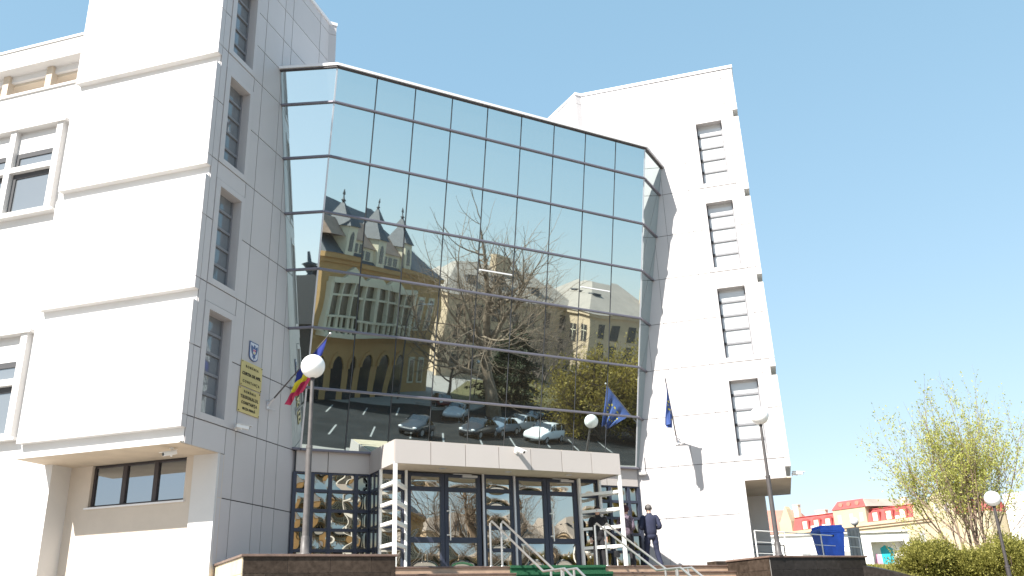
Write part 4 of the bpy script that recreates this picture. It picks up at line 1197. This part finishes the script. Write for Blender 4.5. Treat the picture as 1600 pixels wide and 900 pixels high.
for x in (3.4, 6.0, 8.6, 18.7, 21.4, 24.1):
    mb = MB(); mb.prism([(x - .85, 17.0), (x + .85, 17.0), (x + .85, 18.6), (x + .5, 18.95), (x, 19.1), (x - .5, 18.95), (x - .85, 18.6)], -1.4, .12, 0, lambda a, b, c: FB(a, c, b)); d = mb.build('dormer', M['redroof'], t, o_)
    mb = MB(); mb.box(x - .48, x + .48, .12, .17, 17.05, 18.55, 0, FB); mb.build('window', M['cream'], d, o_)
for x in (11.0, 13.5, 15.6):
    mb = MB(); mb.box(x, x + .8, .25, .29, 17.2, 18.9, 0, FB); mb.build('window', M['concrete'], t, o_)
for x in (11.6, 13.3, 15.1):
    mb = MB(); c = FB(x + .3, .06, 20.75); mb.tube([c - fn * .5, c + fn * .12], .42, 14); mb.build('round_window', M['rusty_roof'], t, o_)
for x in (1.0, 3.6, 6.2, 8.8, 12.0, 14.6, 18.4, 21, 23.6, 26.5):
    for z in (12.3, 8.2):
        mb = MB(); mb.box(x, x + 1.0, -.05, .03, z, z + 2.0, 0, FB); mb.build('window', M['concrete'], t, o_)
for b_ in ((4.2, 6.4, -4, -3, 19, 20.6), (22.6, 23.6, -3.6, -2.8, 19, 20.9), (-.2, .9, -3, -2, 19, 22.2)):
    mb = MB(); mb.box(*b_, 0, FB); mb.box(b_[0] - .1, b_[1] + .1, b_[2] - .1, b_[3] + .1, b_[5], b_[5] + .15, 0, FB); mb.build('chimney', M['cream'], t, o_)
for x in (4.9, 7.4, 22.8):
    mb = MB(); mb.box(x, x + .7, .12, .5, 16.95, 17.5, 0, FB); mb.build('air_conditioner', M['white_plastic'], t, o_)
t = thing('corner_tower_house', 'cream corner house with a squat grey domed tower seen through the budding tree', 'building', FB(31.7, 0, 0)); o_ = FB(31.7, 0, 0)
mb = MB(); mb.box(29.7, 33.8, -5, .8, GZ, 20.0, 0, FB); mb.box(33.8, 39.4, -10, .2, GZ, 16.6, 0, FB); mb.box(29.55, 33.95, -5.1, .95, 19.6, 19.9, 0, FB); mb.build('wall', M['cream_wall'], t, o_)
mb = MB(); c = FB(31.75, -2.1, 20.0); mb.lathe(c - Vector((0, 0, 0)), [(2.7, 0), (2.5, .6), (1.9, 1.15), (.9, 1.5), (.2, 1.62)], 16); mb.build('dome_roof', M['metalroof'], t, o_)
mb = MB(); mb.hexa([FB(33.8, .2, 16.6), FB(39.4, .2, 16.6), FB(39.4, -8, 16.6), FB(33.8, -8, 16.6), FB(33.8, -1, 18.9), FB(38.6, -1, 18.9), FB(38.6, -7, 18.9), FB(33.8, -7, 18.9)]); mb.build('mansard_roof', M['redroof'], t, o_)
for x in (30.5, 32.3):
    mb = MB(); mb.box(x, x + .8, .8, .84, 17, 18.8, 0, FB); mb.build('window', M['concrete'], t, o_)
t = thing('white_apartment_house', 'pale apartment house at the far right edge behind the budding tree', 'building', FB(44, -6, 0)); o_ = FB(44, -6, 0)
mb = MB(); mb.box(39.6, 62, -18, -6, GZ, 19.6, 0, FB); mb.box(47.5, 58, -18, -8, 19.6, 22.6, 0, FB); mb.build('wall', M['white_wall'], t, o_)
for x in range(41, 60, 3):
    for z in (16.6, 13.4):
        mb = MB(); mb.box(x, x + 1.2, -6.05, -5.96, z, z + 1.5, 0, FB); mb.build('window', M['concrete'], t, o_)
mb = MB(); mb.prism([(45.2, 22.6), (60, 22.6), (58, 24.8), (47.0, 24.8)], -17, -8, 0, lambda a, b, c: FB(a, c, b)); mb.build('roof', M['redroof'], t, o_)
t = thing('tile_roofed_house', 'pale house with a faded red tiled roof between right tower and lamp pole', 'building', FB(-9, -5, 0)); o_ = FB(-9, -5, 0)
mb = MB(); mb.box(-16, -3.4, -16, -5, GZ, 17.3, 0, FB); mb.build('wall', M['cream_wall'], t, o_)
mb = MB(); mb.hexa([FB(-16.4, -4.6, 17.3), FB(-3.0, -4.6, 17.3), FB(-3.0, -16.4, 17.3), FB(-16.4, -16.4, 17.3), FB(-16.4, -10, 23.4), FB(-4.8, -10, 22.2), FB(-4.8, -10.6, 22.2), FB(-16.4, -10.6, 23.4)]); mb.build('roof', M['rusty_roof'], t, o_)
for x in (-8.6, -5.6):
    mb = MB(); mb.box(x, x + 1.2, -5.02, -4.95, 13.6, 15.8, 0, FB); mb.build('window', M['concrete'], t, o_)

# ------------------------------------------------------------------ ground
def sheet(name, poly, z, m, kind='structure', thick=0):
    mb = MB()
    if thick: mb.prism(poly, z - thick, z)
    else: mb.face([(x, y, z) for x, y in poly])
    return tag(mb.build(name, m, None, recalc=bool(thick)), kind=kind)
sheet('ground', [(-3000, -3000), (3000, -3000), (3000, 3000), (-3000, 3000)], 0, M['paving'])
# grass bank beside the right granite wall
mb = MB(); NX, NY = 40, 16
vs = []; fs = []
for j in range(NY + 1):
    for i in range(NX + 1):
        x = 9.25 + 30 * i / NX; v = j / NY; y = -2.2 - 12 * v
        sm = max(0, min(1, (v - .10) / .8)); sm = sm * sm * (3 - 2 * sm)
        z = (PZ - .12) * (1 - sm) + .01 + .06 * mnoise.noise(Vector((x * .6, y * .6, 0)))
        vs.append((x, y, z))
for j in range(NY):
    for i in range(NX): q = j * (NX + 1) + i; fs.append((q, q + 1, q + NX + 2, q + NX + 1))
mb.mesh(vs, fs, 0, True); tag(mb.build('grass_bank', M['grass'], None, recalc=False), kind='structure')
sheet('lawn', [(10, -1.9), (60, -1.9), (60, 30), (19, 7), (14.8, 1.2)], PZ + .004, M['grass'])
mb = MB(); yy = [-4.45 - .5 * k for k in range(20)]
def bank_z(y):
    v = (-2.2 - y) / 12; sm = max(0, min(1, (v - .10) / .8)); return (PZ - .12) * (1 - sm * sm * (3 - 2 * sm))
for a, b in zip(yy[:-1], yy[1:]):
    mb.hexa([(9.12, b, 0), (9.30, b, 0), (9.30, a, 0), (9.12, a, 0), (9.12, b, bank_z(b) + .08), (9.30, b, bank_z(b) + .08), (9.30, a, bank_z(a) + .08), (9.12, a, bank_z(a) + .08)])
tag(mb.build('edging_wall', M['granite_dark'], None, (9.2, -4.5, 0)), 'low sloping dark granite edging between the right granite wall and the grass bank', 'edging')
# blades on the visible part of the bank
mb = MB(); rn = random.Random(5)
for i in range(9000):
    x = rn.uniform(9.3, 16); y = rn.uniform(-6.5, -2.3); v = (-2.2 - y) / 12; sm = max(0, min(1, (v - .10) / .8)); sm = sm * sm * (3 - 2 * sm)
    z = (PZ - .12) * (1 - sm); leafquad(mb, Vector((x, y, z)), Vector((rn.uniform(-.4, .4), rn.uniform(-.4, .4), 1)).normalized(), rand_dir(rn), rn.uniform(.05, .13), .018)
tag(mb.build('grass', M['leaf_bush'], None, recalc=False), 'short tufts of grass on the bank beside the granite wall', 'grass', None, 'stuff')
# the square opposite, seen in the glass
sheet('car_park', [(-30, -33), (60, -33), (60, -57), (-8, -57)], .004, M['asphalt'])
sheet('side_street', [(24, -57), (60, -57), (60, -66), (30, -66)], .004, M['asphalt'])
mb = MB(); 
for k in range(9):
    x = 1 + k * 3.0; mb.face([(x, -49, .008), (x + .14, -49, .008), (x + 2.2, -54, .008), (x + 2.06, -54, .008)])
    mb.face([(x + 6, -38, .008), (x + 6.14, -38, .008), (x + 8.2, -43, .008), (x + 8.06, -43, .008)])
tag(mb.build('parking_marking', M['paint'], None, recalc=False), kind='structure')
sheet('pavement', [(21, -57.5), (27.5, -57.5), (31, -62), (26, -66)], .14, M['paving'], thick=.14)
sheet('park_lawn', [(27.5, -66), (62, -66), (62, -95), (44, -95)], .12, M['grass'], thick=.12)

# ------------------------------------------------------------------ ochre mansion opposite
MA = Vector((11.7, -56.2, 0)); mt = (Vector((26.8, -70.8, 0)) - MA).normalized(); mn = Vector((-mt.y, mt.x, 0))
if mn.y < 0: mn = -mn
MF = lambda x, y, z: MA + mt * x + mn * y + Vector((0, 0, z))
t = thing('ochre_mansion', 'ochre mansion with arches, a glazed bay and spired dormers, mirrored in the glass bay', 'building', MA); o_ = MA
X0, X1 = -3.9, 22.6
mb = MB(); mb.box(X0, X1, -15, 0, 0, 12.7, 0, MF); mb.build('wall', M['ochre'], t, o_)
mb = MB(); mb.box(X0 - .3, X1 + .4, -15, .45, 12.5, 12.95, 0, MF); mb.box(X0 - .1, X1 + .2, 0, .2, 12.1, 12.5, 0, MF); mb.box(X0, X1 + .15, 0, .25, 5.45, 5.85, 0, MF); mb.build('cornice', M['ochre'], t, o_)
mb = MB(); e = .5
b4 = [MF(X0 - .3, e, 12.95), MF(X1 + .4, e, 12.95), MF(X1 + .4, -15.2, 12.95), MF(X0 - .3, -15.2, 12.95)]
m4 = [MF(X0 + .5, -2.2, 15.6), MF(X1 - 2.8, -2.2, 15.2), MF(X1 - 2.8, -12, 15.2), MF(X0 + .5, -12, 15.6)]
r4 = [MF(X0 + 1.5, -6, 19.2), MF(X1 - 8.5, -6, 18.9), MF(X1 - 8.5, -8, 18.9), MF(X0 + 1.5, -8, 19.2)]
mb.hexa(b4 + m4); mb.hexa(m4 + r4); mb.build('mansard_roof', M['slate'], t, o_)
# attic between three spired turrets
mb = MB(); mb.box(.2, 12.0, -2.5, .1, 12.95, 14.5, 0, MF); mb.build('attic_wall', M['cream'], t, o_)
mb = MB(); mb.hexa([MF(-.2, .35, 14.5), MF(12.4, .35, 14.5), MF(12.4, -3.0, 14.5), MF(-.2, -3.0, 14.5), MF(-.2, -1.6, 16.4), MF(12.4, -1.6, 16.4), MF(12.4, -3.0, 16.4), MF(-.2, -3.0, 16.4)])
mb.hexa([MF(-3.6, .3, 14.6), MF(-.9, .3, 14.6), MF(-.9, -3.0, 14.6), MF(-3.6, -3.0, 14.6), MF(-3.6, -1.2, 16.3), MF(-.9, -1.2, 16.3), MF(-.9, -3.0, 16.3), MF(-3.6, -3.0, 16.3)]); mb.build('attic_roof', M['tanroof'], t, o_)
for x in (.0, 6.2, 12.2):
    mb = MB(); mb.box(x - .85, x + .85, -2, .5, 12.95, 15.6, 0, MF); tw = mb.build('turret', M['cream'], t, o_)
    mb = MB(); ap = MF(x, -.75, 18.3); c4 = [MF(x - 1.05, .7, 15.6), MF(x + 1.05, .7, 15.6), MF(x + 1.05, -2.2, 15.6), MF(x - 1.05, -2.2, 15.6)]
    for i in range(4): mb.face([c4[i], c4[(i + 1) % 4], ap])
    mb.face(c4); mb.build('spire_roof', M['slate'], tw, o_)
    mb = MB(); mb.lathe(ap - Vector((0, 0, .35)), [(.10, 0), (.14, .2), (.26, .3), (.10, .42), (.05, .75), (.14, .85), (.03, 1.3)], 8); mb.build('finial', M['slate'], tw, o_)
    mb = MB(); mb.prism([(x - .38, 13.3), (x + .38, 13.3), (x + .38, 14.6), (x + .25, 14.95), (x, 15.1), (x - .25, 14.95), (x - .38, 14.6)], .49, .53, 0, lambda a, b, c: MF(a, c, b)); mb.build('arched_window', M['dark_opening'], tw, o_)
for x in (1.3, 2.5, 3.7, 7.4, 8.6, 9.8):
    mb = MB(); mb.box(x, x + .85, .08, .13, 13.35, 14.2, 0, MF); mb.build('attic_window', M['dark_opening'], t, o_)
mb = MB(); c = MF(-2.4, -3.2, 0); mb.lathe((c.x, c.y, 15.5), [(1.3, 0), (1.2, .8), (.55, 1.5), (.28, 2.4), (.10, 3.8), (.03, 5.0)], 10); mb.build('slender_spire', M['slate'], t, o_)
# glazed bay of the upper floor
mb = MB(); bx0, bx1 = -2.6, 15.0
mb.box(bx0, bx1, 0, .9, 5.85, 6.25, 0, MF); mb.box(bx0, bx1, 0, .7, 10.6, 11.1, 0, MF)
nb = 8
for i in range(nb + 1):
    x = bx0 + (bx1 - bx0) * i / nb; w = .55 if i % 4 == 0 else .24; mb.box(x - w / 2, x + w / 2, 0, .62, 6.25, 10.6, 0, MF)
mb.box(bx0, bx1, 0, .55, 9.35, 9.55, 0, MF); mb.box(bx0, bx1, .55, .85, 7.25, 7.45, 0, MF)
for i in range(nb * 2):
    x = bx0 + (bx1 - bx0) * (i + .5) / (nb * 2); mb.box(x - .1, x + .1, .62, .8, 6.25, 7.25, 0, MF)
for x in (2, 6.3, 10.6): mb.prism([(x - 2.0, 11.1), (x + 2.0, 11.1), (x, 12.0)], 0, .35, 0, lambda a, b, c: MF(a, c, b))
bw = mb.build('glazed_bay', M['cream'], t, o_)
mb = MB(); mb.box(bx0, bx1, .02, .25, 6.25, 10.6, 0, MF); mb.build('pane', M['brown_pane'], bw, o_)
for x in (-1.6, 1.6, 4.8, 8.0, 11.2, 14.4):
    mb = MB(); pr_ = [(x - 1.0, 0)] + [(x + 1.0, 0)] + [(x + 1.0 * math.cos(a), 3.0 + 1.15 * math.sin(a)) for a in [math.pi * k / 10 for k in range(11)]]
    mb.prism(pr_, .0, .03, 0, lambda a, b, c: MF(a, c, b)); ar = mb.build('arched_opening', M['dark_opening'], t, o_)
    mb = MB(); 
    for k in range(10):
        a0, a1 = math.pi * k / 10, math.pi * (k + 1) / 10
        q = [(x + r * math.cos(a), 3.0 + r * 1.12 * math.sin(a)) for r, a in ((1.02, a0), (1.35, a0), (1.35, a1), (1.02, a1))]
        mb.prism(q, .0, .16, 0, lambda a, b, c: MF(a, c, b))
    mb.build('arch_moulding', M['ochre'], ar, o_)
for x in (17.6, 20.2):
    for z, h_ in ((1.2, 2.4), (7.2, 3.0)):
        mb = MB(); mb.box(x - .75, x + .75, .0, .12, z - .2, z + h_ + .3, 0, MF); wf = mb.build('window_surround', M['cream'], t, o_)
        mb = MB(); mb.box(x - .5, x + .5, .1, .14, z, z + h_, 0, MF); mb.build('pane', M['dark_opening'], wf, o_)

# ------------------------------------------------------------------ limestone building across the park
t = thing('limestone_building', 'long limestone building with grey hipped roofs, mirrored behind the bare tree', 'building', (55, -104, 0)); o_ = (55, -104, 0)
mb = MB(); mb.box(41, 63, -118, -100, 0, 12.0); mb.box(62, 80, -118, -93, 0, 11.6); mb.box(30, 41, -120, -108, 0, 12.6); mb.build('wall', M['stone'], t, o_)
mb = MB(); mb.box(40.6, 62.0, -118, -99.6, 12.0, 12.5); mb.box(61.6, 80.4, -118, -92.6, 11.6, 12.1); mb.build('cornice', M['stone'], t, o_)
def hip(x0, x1, y0, y1, z0, z1, ix, iy):
    mb = MB(); b = [(x0, y0, z0), (x1, y0, z0), (x1, y1, z0), (x0, y1, z0)]; r = [(x0 + ix, y0 + iy, z1), (x1 - ix, y0 + iy, z1), (x1 - ix, y1 - iy, z1), (x0 + ix, y1 - iy, z1)]
    mb.hexa(b + r); return mb.build('hip_roof', M['metalroof'], t, o_)
hip(40.4, 64, -118.4, -99.4, 12.5, 17.6, 5, 8.5); hip(61.4, 80.6, -118.4, -92.4, 12.1, 17.8, 7, 11.5); hip(29.6, 42, -120.4, -107.6, 12.6, 16.6, 4, 5.5)
for (x, y, z) in ((46, -102.5, 14.0), (51, -103.5, 14.8), (57, -102, 13.6), (66.2, -99, 14.2), (66.4, -104, 14.6)):
    mb = MB(); mb.box(x - .9, x + .9, y - .8, y + .9, z, z + 1.0); mb.box(x - 1.05, x + 1.05, y - .8, y + 1.05, z + 1.0, z + 1.2); mb.build('roof_dormer', M['slate'], t, o_)
mb = MB(); mb.box(52, 54.4, -108, -106, 16, 19.4); mb.box(75.5, 76.7, -99, -98, 14, 17.8); mb.build('chimney', M['stone'], t, o_)
for x in range(43, 62, 3):
    for z in (1.2, 5.0, 8.6):
        mb = MB(); mb.box(x, x + 1.3, -100.05, -99.93, z, z + 2.3); mb.build('window', M['dark_opening'], t, o_)
for y in (-98.3, -95.6):
    for z in (1.4, 7.3):
        mb = MB(); mb.box(61.93, 62.05, y, y + 1.7, z, z + 2.7); w_ = mb.build('window', M['dark_opening'], t, o_)
        mb = MB(); mb.box(61.9, 61.93, y + .8, y + .9, z, z + 2.7); mb.box(61.9, 61.93, y, y + 1.7, z + 1.7, z + 1.8); mb.build('frame', M['cream'], w_, o_)
for x in range(64, 79, 3):
    for z in (1.2, 5.0, 8.2):
        mb = MB(); mb.box(x, x + 1.4, -93.05, -92.93, z, z + 2.4); mb.build('window', M['dark_opening'], t, o_)
# dark old building towards the sun, mirrored in the narrow left facet
t = thing('dark_roofed_villa', 'dark roofed old villa, mirrored in the narrow left facet of the glass', 'building', (-48, -40, 0)); o_ = (-48, -40, 0)
VT = Matrix.Rotation(R(48), 4, 'Z'); VF_ = lambda x, y, z: Vector((-48, -40, 0)) + VT @ Vector((x, y, z))
mb = MB(); mb.box(-14, 14, -7, 7, 0, 9.5, 0, VF_); mb.build('wall', M['backlit_stone'], t, o_)
mb = MB(); mb.hexa([VF_(-14.5, -7.5, 9.5), VF_(14.5, -7.5, 9.5), VF_(14.5, 7.5, 9.5), VF_(-14.5, 7.5, 9.5), VF_(-9, -1, 13.6), VF_(9, -1, 13.6), VF_(9, 1, 13.6), VF_(-9, 1, 13.6)]); mb.build('roof', M['backlit_slate'], t, o_)
mb = MB(); c = VF_(2, 0, 13.4); mb.lathe(c, [(.5, 0), (.55, .5), (.2, .8), (.5, 1.3), (.75, 1.5), (.2, 1.7), (.12, 2.6)], 8); c = VF_(-4.5, 0, 13.2); mb.lathe(c, [(.9, 0), (.9, 1.6), (1.1, 1.7), (1.1, 2.0)], 4); mb.build('roof_ornament', M['slate'], t, o_)
for x in range(-11, 12, 4):
    mb = MB(); mb.prism([(x - .8, 1), (x + .8, 1), (x + .8, 3.4), (x + .4, 4.0), (x - .4, 4.0), (x - .8, 3.4)], 7.0, 7.05, 0, lambda a, b, c: VF_(a, c, b)); mb.prism([(x - .8, 5.5), (x + .8, 5.5), (x + .8, 8.2), (x - .8, 8.2)], 7.0, 7.05, 0, lambda a, b, c: VF_(a, c, b)); mb.build('window', M['dark_opening'], t, o_)

# ------------------------------------------------------------------ trees of the square
CFG_BARE = dict(seg=[6, 5, 4, 3, 3, 3], wander=.20, up=.07, taper=.55, trunk_lev=1, kids=[5, 4, 4, 3, 2], t0=[.5, .3, .2, .15, .1], angle=(32, 72), len=(.55, .88), rad=(.42, .66), lead=.75, trunk=.36)
tree('bare_plane_tree', 'tall bare plane tree with a thick trunk, mirrored in the middle of the glass bay', (28.3, -54.5, 0), 23, 19.5, .80, 5, CFG_BARE, M['bark_pale'])
tree('bare_street_tree', 'slim bare tree beside the ochre mansion, mirrored in the glass bay', (28.6, -67, 0), 31, 10.5, .22, 4, CFG_BARE, M['bark'])
tree('bare_street_tree', 'slender bare tree on the park lawn right of the plane tree, mirrored in the glass', (36.5, -66, 0), 37, 13, .26, 4, CFG_BARE, M['bark'])
tree('bare_street_tree', 'young bare tree in front of the limestone building, mirrored in the glass bay', (43, -72, 0), 41, 12, .22, 4, CFG_BARE, M['bark'])
tree('leafing_tree', 'broad yellow green leafing tree, mirrored at the right end of the glass bay', (34.6, -44.6, 0), 51, 10.2, .2, 4, CFG_BROAD, M['bark'], M['leaf_willow'], 34000, .26, stems=9, cluster=.55)
tree('leafing_tree', 'smaller yellow green leafing tree behind the broad one, mirrored beside the white wall', (38.5, -45.0, 0), 57, 10.4, .18, 4, CFG_BROAD, M['bark'], M['leaf_willow'], 26000, .26, stems=8, cluster=.55)
def conifer(label, loc, h, r, seed, n):
    rn = random.Random(seed); t = thing('conifer', label, 'tree', loc)
    mb = MB(); mb.tube([(0, 0, 0), (0, 0, h)], [.25, .03], 7); mb.build('trunk', M['bark'], t)
    mb = MB()
    for i in range(n):
        z = h * (1 - rn.random() ** .6 * .93); q = (1 - z / h) ** .75 * r * (1 + .3 * math.sin(z * 4.1)) + .1; a = rn.uniform(0, 6.283); rad = q * rn.random() ** .4 * (1 + .2 * math.sin(a * 5 + z))
        p = Vector((math.cos(a) * rad, math.sin(a) * rad, z)); d = Vector((math.cos(a), math.sin(a), -.35)).normalized()
        leafquad(mb, p, (d + rand_dir(rn) * .5).normalized(), rand_dir(rn), rn.uniform(.25, .6), .16)
    mb.build('crown', M['leaf_conifer'], t, recalc=False); return t
conifer('dark evergreen behind the plane tree, mirrored in the glass bay', (34.6, -64, 0), 9.6, 3.4, 61, 9000)

# ------------------------------------------------------------------ parked cars of the square
def car(label, loc, rz, paint, L=4.3, Wd=1.76, Ht=1.46, kind='sedan'):
    t = thing('parked_car', label, 'car', loc, rz, 'cars parked on the square')
    w = Wd / 2
    if kind == 'suv': st_ = [(-.5, .62, .74, .74, .8), (-.485, .35, .98, 1.0, .95), (-.40, .28, 1.02, 1.62, 1), (-.28, .28, 1.04, Ht, 1), (0, .27, 1.05, Ht + .02, 1), (.10, .27, 1.04, Ht - .05, 1), (.24, .27, 1.02, 1.04, 1), (.42, .28, .92, .93, .97), (.485, .32, .78, .79, .88), (.5, .42, .62, .63, .8)]
    else: st_ = [(-.5, .55, .72, .73, .8), (-.48, .32, .92, .93, .92), (-.36, .26, .96, .98, .98), (-.24, .25, .97, Ht - .10, 1), (-.08, .25, .97, Ht, 1), (.06, .25, .96, Ht - .04, 1), (.20, .25, .93, .95, 1), (.40, .26, .82, .83, .97), (.48, .30, .66, .67, .88), (.5, .40, .55, .56, .8)]
    mb = MB(); rings = []
    for (x, zb, zt, zr, ws) in st_:
        wb = w * ws; wr = wb * (.78 if zr - zt > .2 else .95)
        rings.append([Vector((x * L, -wb * .94, zb)), Vector((x * L, -wb, zb + .18)), Vector((x * L, -wb, (zb + zt) / 2 + .1)), Vector((x * L, -wb * .95, zt)), Vector((x * L, -wr, zr)), Vector((x * L, wr, zr)), Vector((x * L, wb * .95, zt)), Vector((x * L, wb, (zb + zt) / 2 + .1)), Vector((x * L, wb, zb + .18)), Vector((x * L, wb * .94, zb))])
    n = 10; gm = MB()
    for a, b, sa, sb in zip(rings[:-1], rings[1:], st_[:-1], st_[1:]):
        for k in range(n):
            q = [a[k], b[k], b[(k + 1) % n], a[(k + 1) % n]]
            mb.face(q, 0, True)
            tall = (sa[3] - sa[2] > .2) or (sb[3] - sb[2] > .2)
            slope = abs(sa[3] - sb[3]) > .25
            if tall and (k in (3, 5) or (k == 4 and slope)):
                c = sum(q, Vector()) / 4; nr_ = (q[1] - q[0]).cross(q[3] - q[0]).normalized()
                if nr_.dot(c - Vector((c.x, 0, .6))) < 0: nr_ = -nr_
                pp = [c + (v - c) * .86 + nr_ * .012 for v in q]; gm.face(pp)
    mb.face(rings[0]); mb.face(rings[-1])
    bd = mb.build('body', paint, t)
    bm = bmesh.new(); bm.from_mesh(bd.data); bmesh.ops.remove_doubles(bm, verts=bm.verts, dist=1e-4); bmesh.ops.recalc_face_normals(bm, faces=bm.faces); bm.to_mesh(bd.data); bm.free()
    md = bd.modifiers.new('smooth', 'SUBSURF'); md.levels = 1; md.render_levels = 1
    gm.build('windows', M['carglass'], t)
    for sx in (-.31, .31):
        for sy in (-1, 1):
            mb = MB(); mb.tube([(sx * L, sy * (w - .2), .32), (sx * L, sy * (w + .005), .32)], .32, 18); wh = mb.build('wheel', M['tyre'], t)
            mb = MB(); mb.tube([(sx * L, sy * (w - .05), .32), (sx * L, sy * (w + .012), .32)], .20, 14); mb.build('rim', M['rim'], wh)
    for sy in (-1, 1):
        mb = MB(); mb.sphere((L * .472, sy * w * .66, .66), .10, 10, 6, 0, 1.0, 1.7, .8); mb.build('headlight', M['lens'], t)
        mb = MB(); mb.sphere((-L * .478, sy * w * .70, .78), .10, 10, 6, 0, .7, 1.3, 1.0); mb.build('tail_light', M['taillens'], t)
        mb = MB(); mb.sphere((L * .13, sy * (w + .06), .98), .09, 10, 6, 0, .6, 1.1, .7); mb.build('wing_mirror', paint, t)
    return t
white = carpaint('white_car_paint', (.75, .75, .74)); silver_ = carpaint('silver_car_paint', (.42, .44, .46)); dark = carpaint('dark_car_paint', (.03, .032, .038)); blue_ = carpaint('grey_blue_car_paint', (.14, .19, .24)); red_ = carpaint('maroon_car_paint', (.12, .015, .02))
car('white off road car with dark windows, mirrored just above the canopy', (26.4, -41.2, 0), R(150), white, 4.4, 1.82, 1.72, 'suv')
car('silver saloon alone in the middle of the car park, mirrored in the glass', (22.8, -51.2, 0), R(128), silver_)
car('black saloon nearest the canopy in the mirrored car park', (20.6, -42.0, 0), R(142), dark)
car('grey blue saloon between the black and the white cars, mirrored above the canopy', (23.6, -43.8, 0), R(148), blue_)
car('pale silver hatch behind the grey blue car, mirrored in the glass', (26.8, -46.2, 0), R(155), silver_, 3.9, 1.7, 1.5)
car('dark saloon parked beside the plane tree trunk, mirrored in the glass', (30.6, -50.0, 0), R(160), dark)
car('maroon saloon at the kerb in front of the ochre mansion, mirrored in the glass', (25.0, -59.8, 0), R(100), red_)
car('black hatch at the near end of the mirrored car park, left of the canopy', (14.6, -40.2, 0), R(140), dark, 4.0, 1.7, 1.45)
lamp('globe lamp in the park opposite, mirrored beside the plane tree trunk', 33.0, -69, .1, 4.3, .22, M['post_dark'], M['globe'])
t = thing('road_lamp', 'tall road lamp with a long flat head beside the ochre mansion, mirrored in the glass', 'street lamp', (20.3, -60.5, 0))
mb = MB(); mb.tube([(0, 0, 0), (0, 0, 7.5), (.2, -.1, 9.3), (.9, -.5, 9.7), (1.6, -.9, 9.75)], [.10, .08, .06, .05, .05], 10); mb.build('lamp_pole', M['post_light'], t)
mb = MB(); mb.bar((1.5, -.85, 9.76), (2.9, -1.65, 9.85), .30, .12); mb.build('lamp_head', M['white_plastic'], t, bevel=.03)

# ------------------------------------------------------------------ light, sky and camera
wd = bpy.data.worlds.new('World'); SC.world = wd; wd.use_nodes = True
nt = wd.node_tree; bg = nt.nodes['Background']
sky = nt.nodes.new('ShaderNodeTexSky'); sky.sky_type = 'NISHITA'; sky.sun_disc = False
SUN_EL, SUN_AZ = R(45), R(-157)      # direction towards the sun
sdir = Vector((math.cos(SUN_AZ) * math.cos(SUN_EL), math.sin(SUN_AZ) * math.cos(SUN_EL), math.sin(SUN_EL)))
sky.sun_elevation = SUN_EL; sky.sun_rotation = math.atan2(sdir.x, sdir.y)
sky.air_density = 1.0; sky.dust_density = .5; sky.ozone_density = 1.8; sky.altitude = 30
# soft highlight response and white balance of the phone camera, channel by channel
se = nt.nodes.new('ShaderNodeSeparateColor'); cm = nt.nodes.new('ShaderNodeCombineColor'); nt.links.new(sky.outputs[0], se.inputs[0])
for k_, (pw, gain) in enumerate(SKY_RESPONSE):
    p_ = nt.nodes.new('ShaderNodeMath'); p_.operation = 'POWER'; p_.inputs[1].default_value = pw; nt.links.new(se.outputs[k_], p_.inputs[0])
    g_ = nt.nodes.new('ShaderNodeMath'); g_.operation = 'MULTIPLY'; g_.inputs[1].default_value = gain; nt.links.new(p_.outputs[0], g_.inputs[0]); nt.links.new(g_.outputs[0], cm.inputs[k_])
nt.links.new(cm.outputs[0], bg.inputs['Color'])
bg.inputs['Strength'].default_value = SKY_STRENGTH
sl = bpy.data.lights.new('sun', 'SUN'); sl.energy = SUN_STRENGTH; sl.angle = R(.53); sl.color = (1, .955, .88)
so = bpy.data.objects.new('sun', sl); COL.objects.link(so); so.rotation_euler = (-sdir).to_track_quat('-Z', 'Y').to_euler(); so.location = (0, 0, 60)

cd = bpy.data.cameras.new('camera'); co = bpy.data.objects.new('camera', cd); COL.objects.link(co); SC.camera = co
F_PX, PITCH, ROLL, YAW = 1368.99, .36548, .03958, .51464
fw = Vector((math.sin(YAW) * math.cos(PITCH), math.cos(YAW) * math.cos(PITCH), math.sin(PITCH)))
rt = Vector((math.cos(YAW), -math.sin(YAW), 0)); up = rt.cross(fw)
cx = rt * math.cos(ROLL) - up * math.sin(ROLL); cy = rt * math.sin(ROLL) + up * math.cos(ROLL)
mx = Matrix((cx, cy, -fw)).transposed().to_4x4(); mx.translation = Vector((-7.3663 * S, -14.408 * S, ZL - 2.8097 * S))
co.matrix_world = mx
cd.sensor_width = 36; cd.lens = 36 * F_PX / 1600; cd.clip_start = .1; cd.clip_end = 6000
vs_ = SC.view_settings; vs_.view_transform = 'Standard'; vs_.look = 'None'; vs_.exposure = EXPOSURE; vs_.gamma = 1; vs_.use_curve_mapping = False
SC.render.resolution_x = 1024; SC.render.resolution_y = 576
SC.cycles.max_bounces = 8; SC.cycles.glossy_bounces = 5; SC.cycles.diffuse_bounces = 4
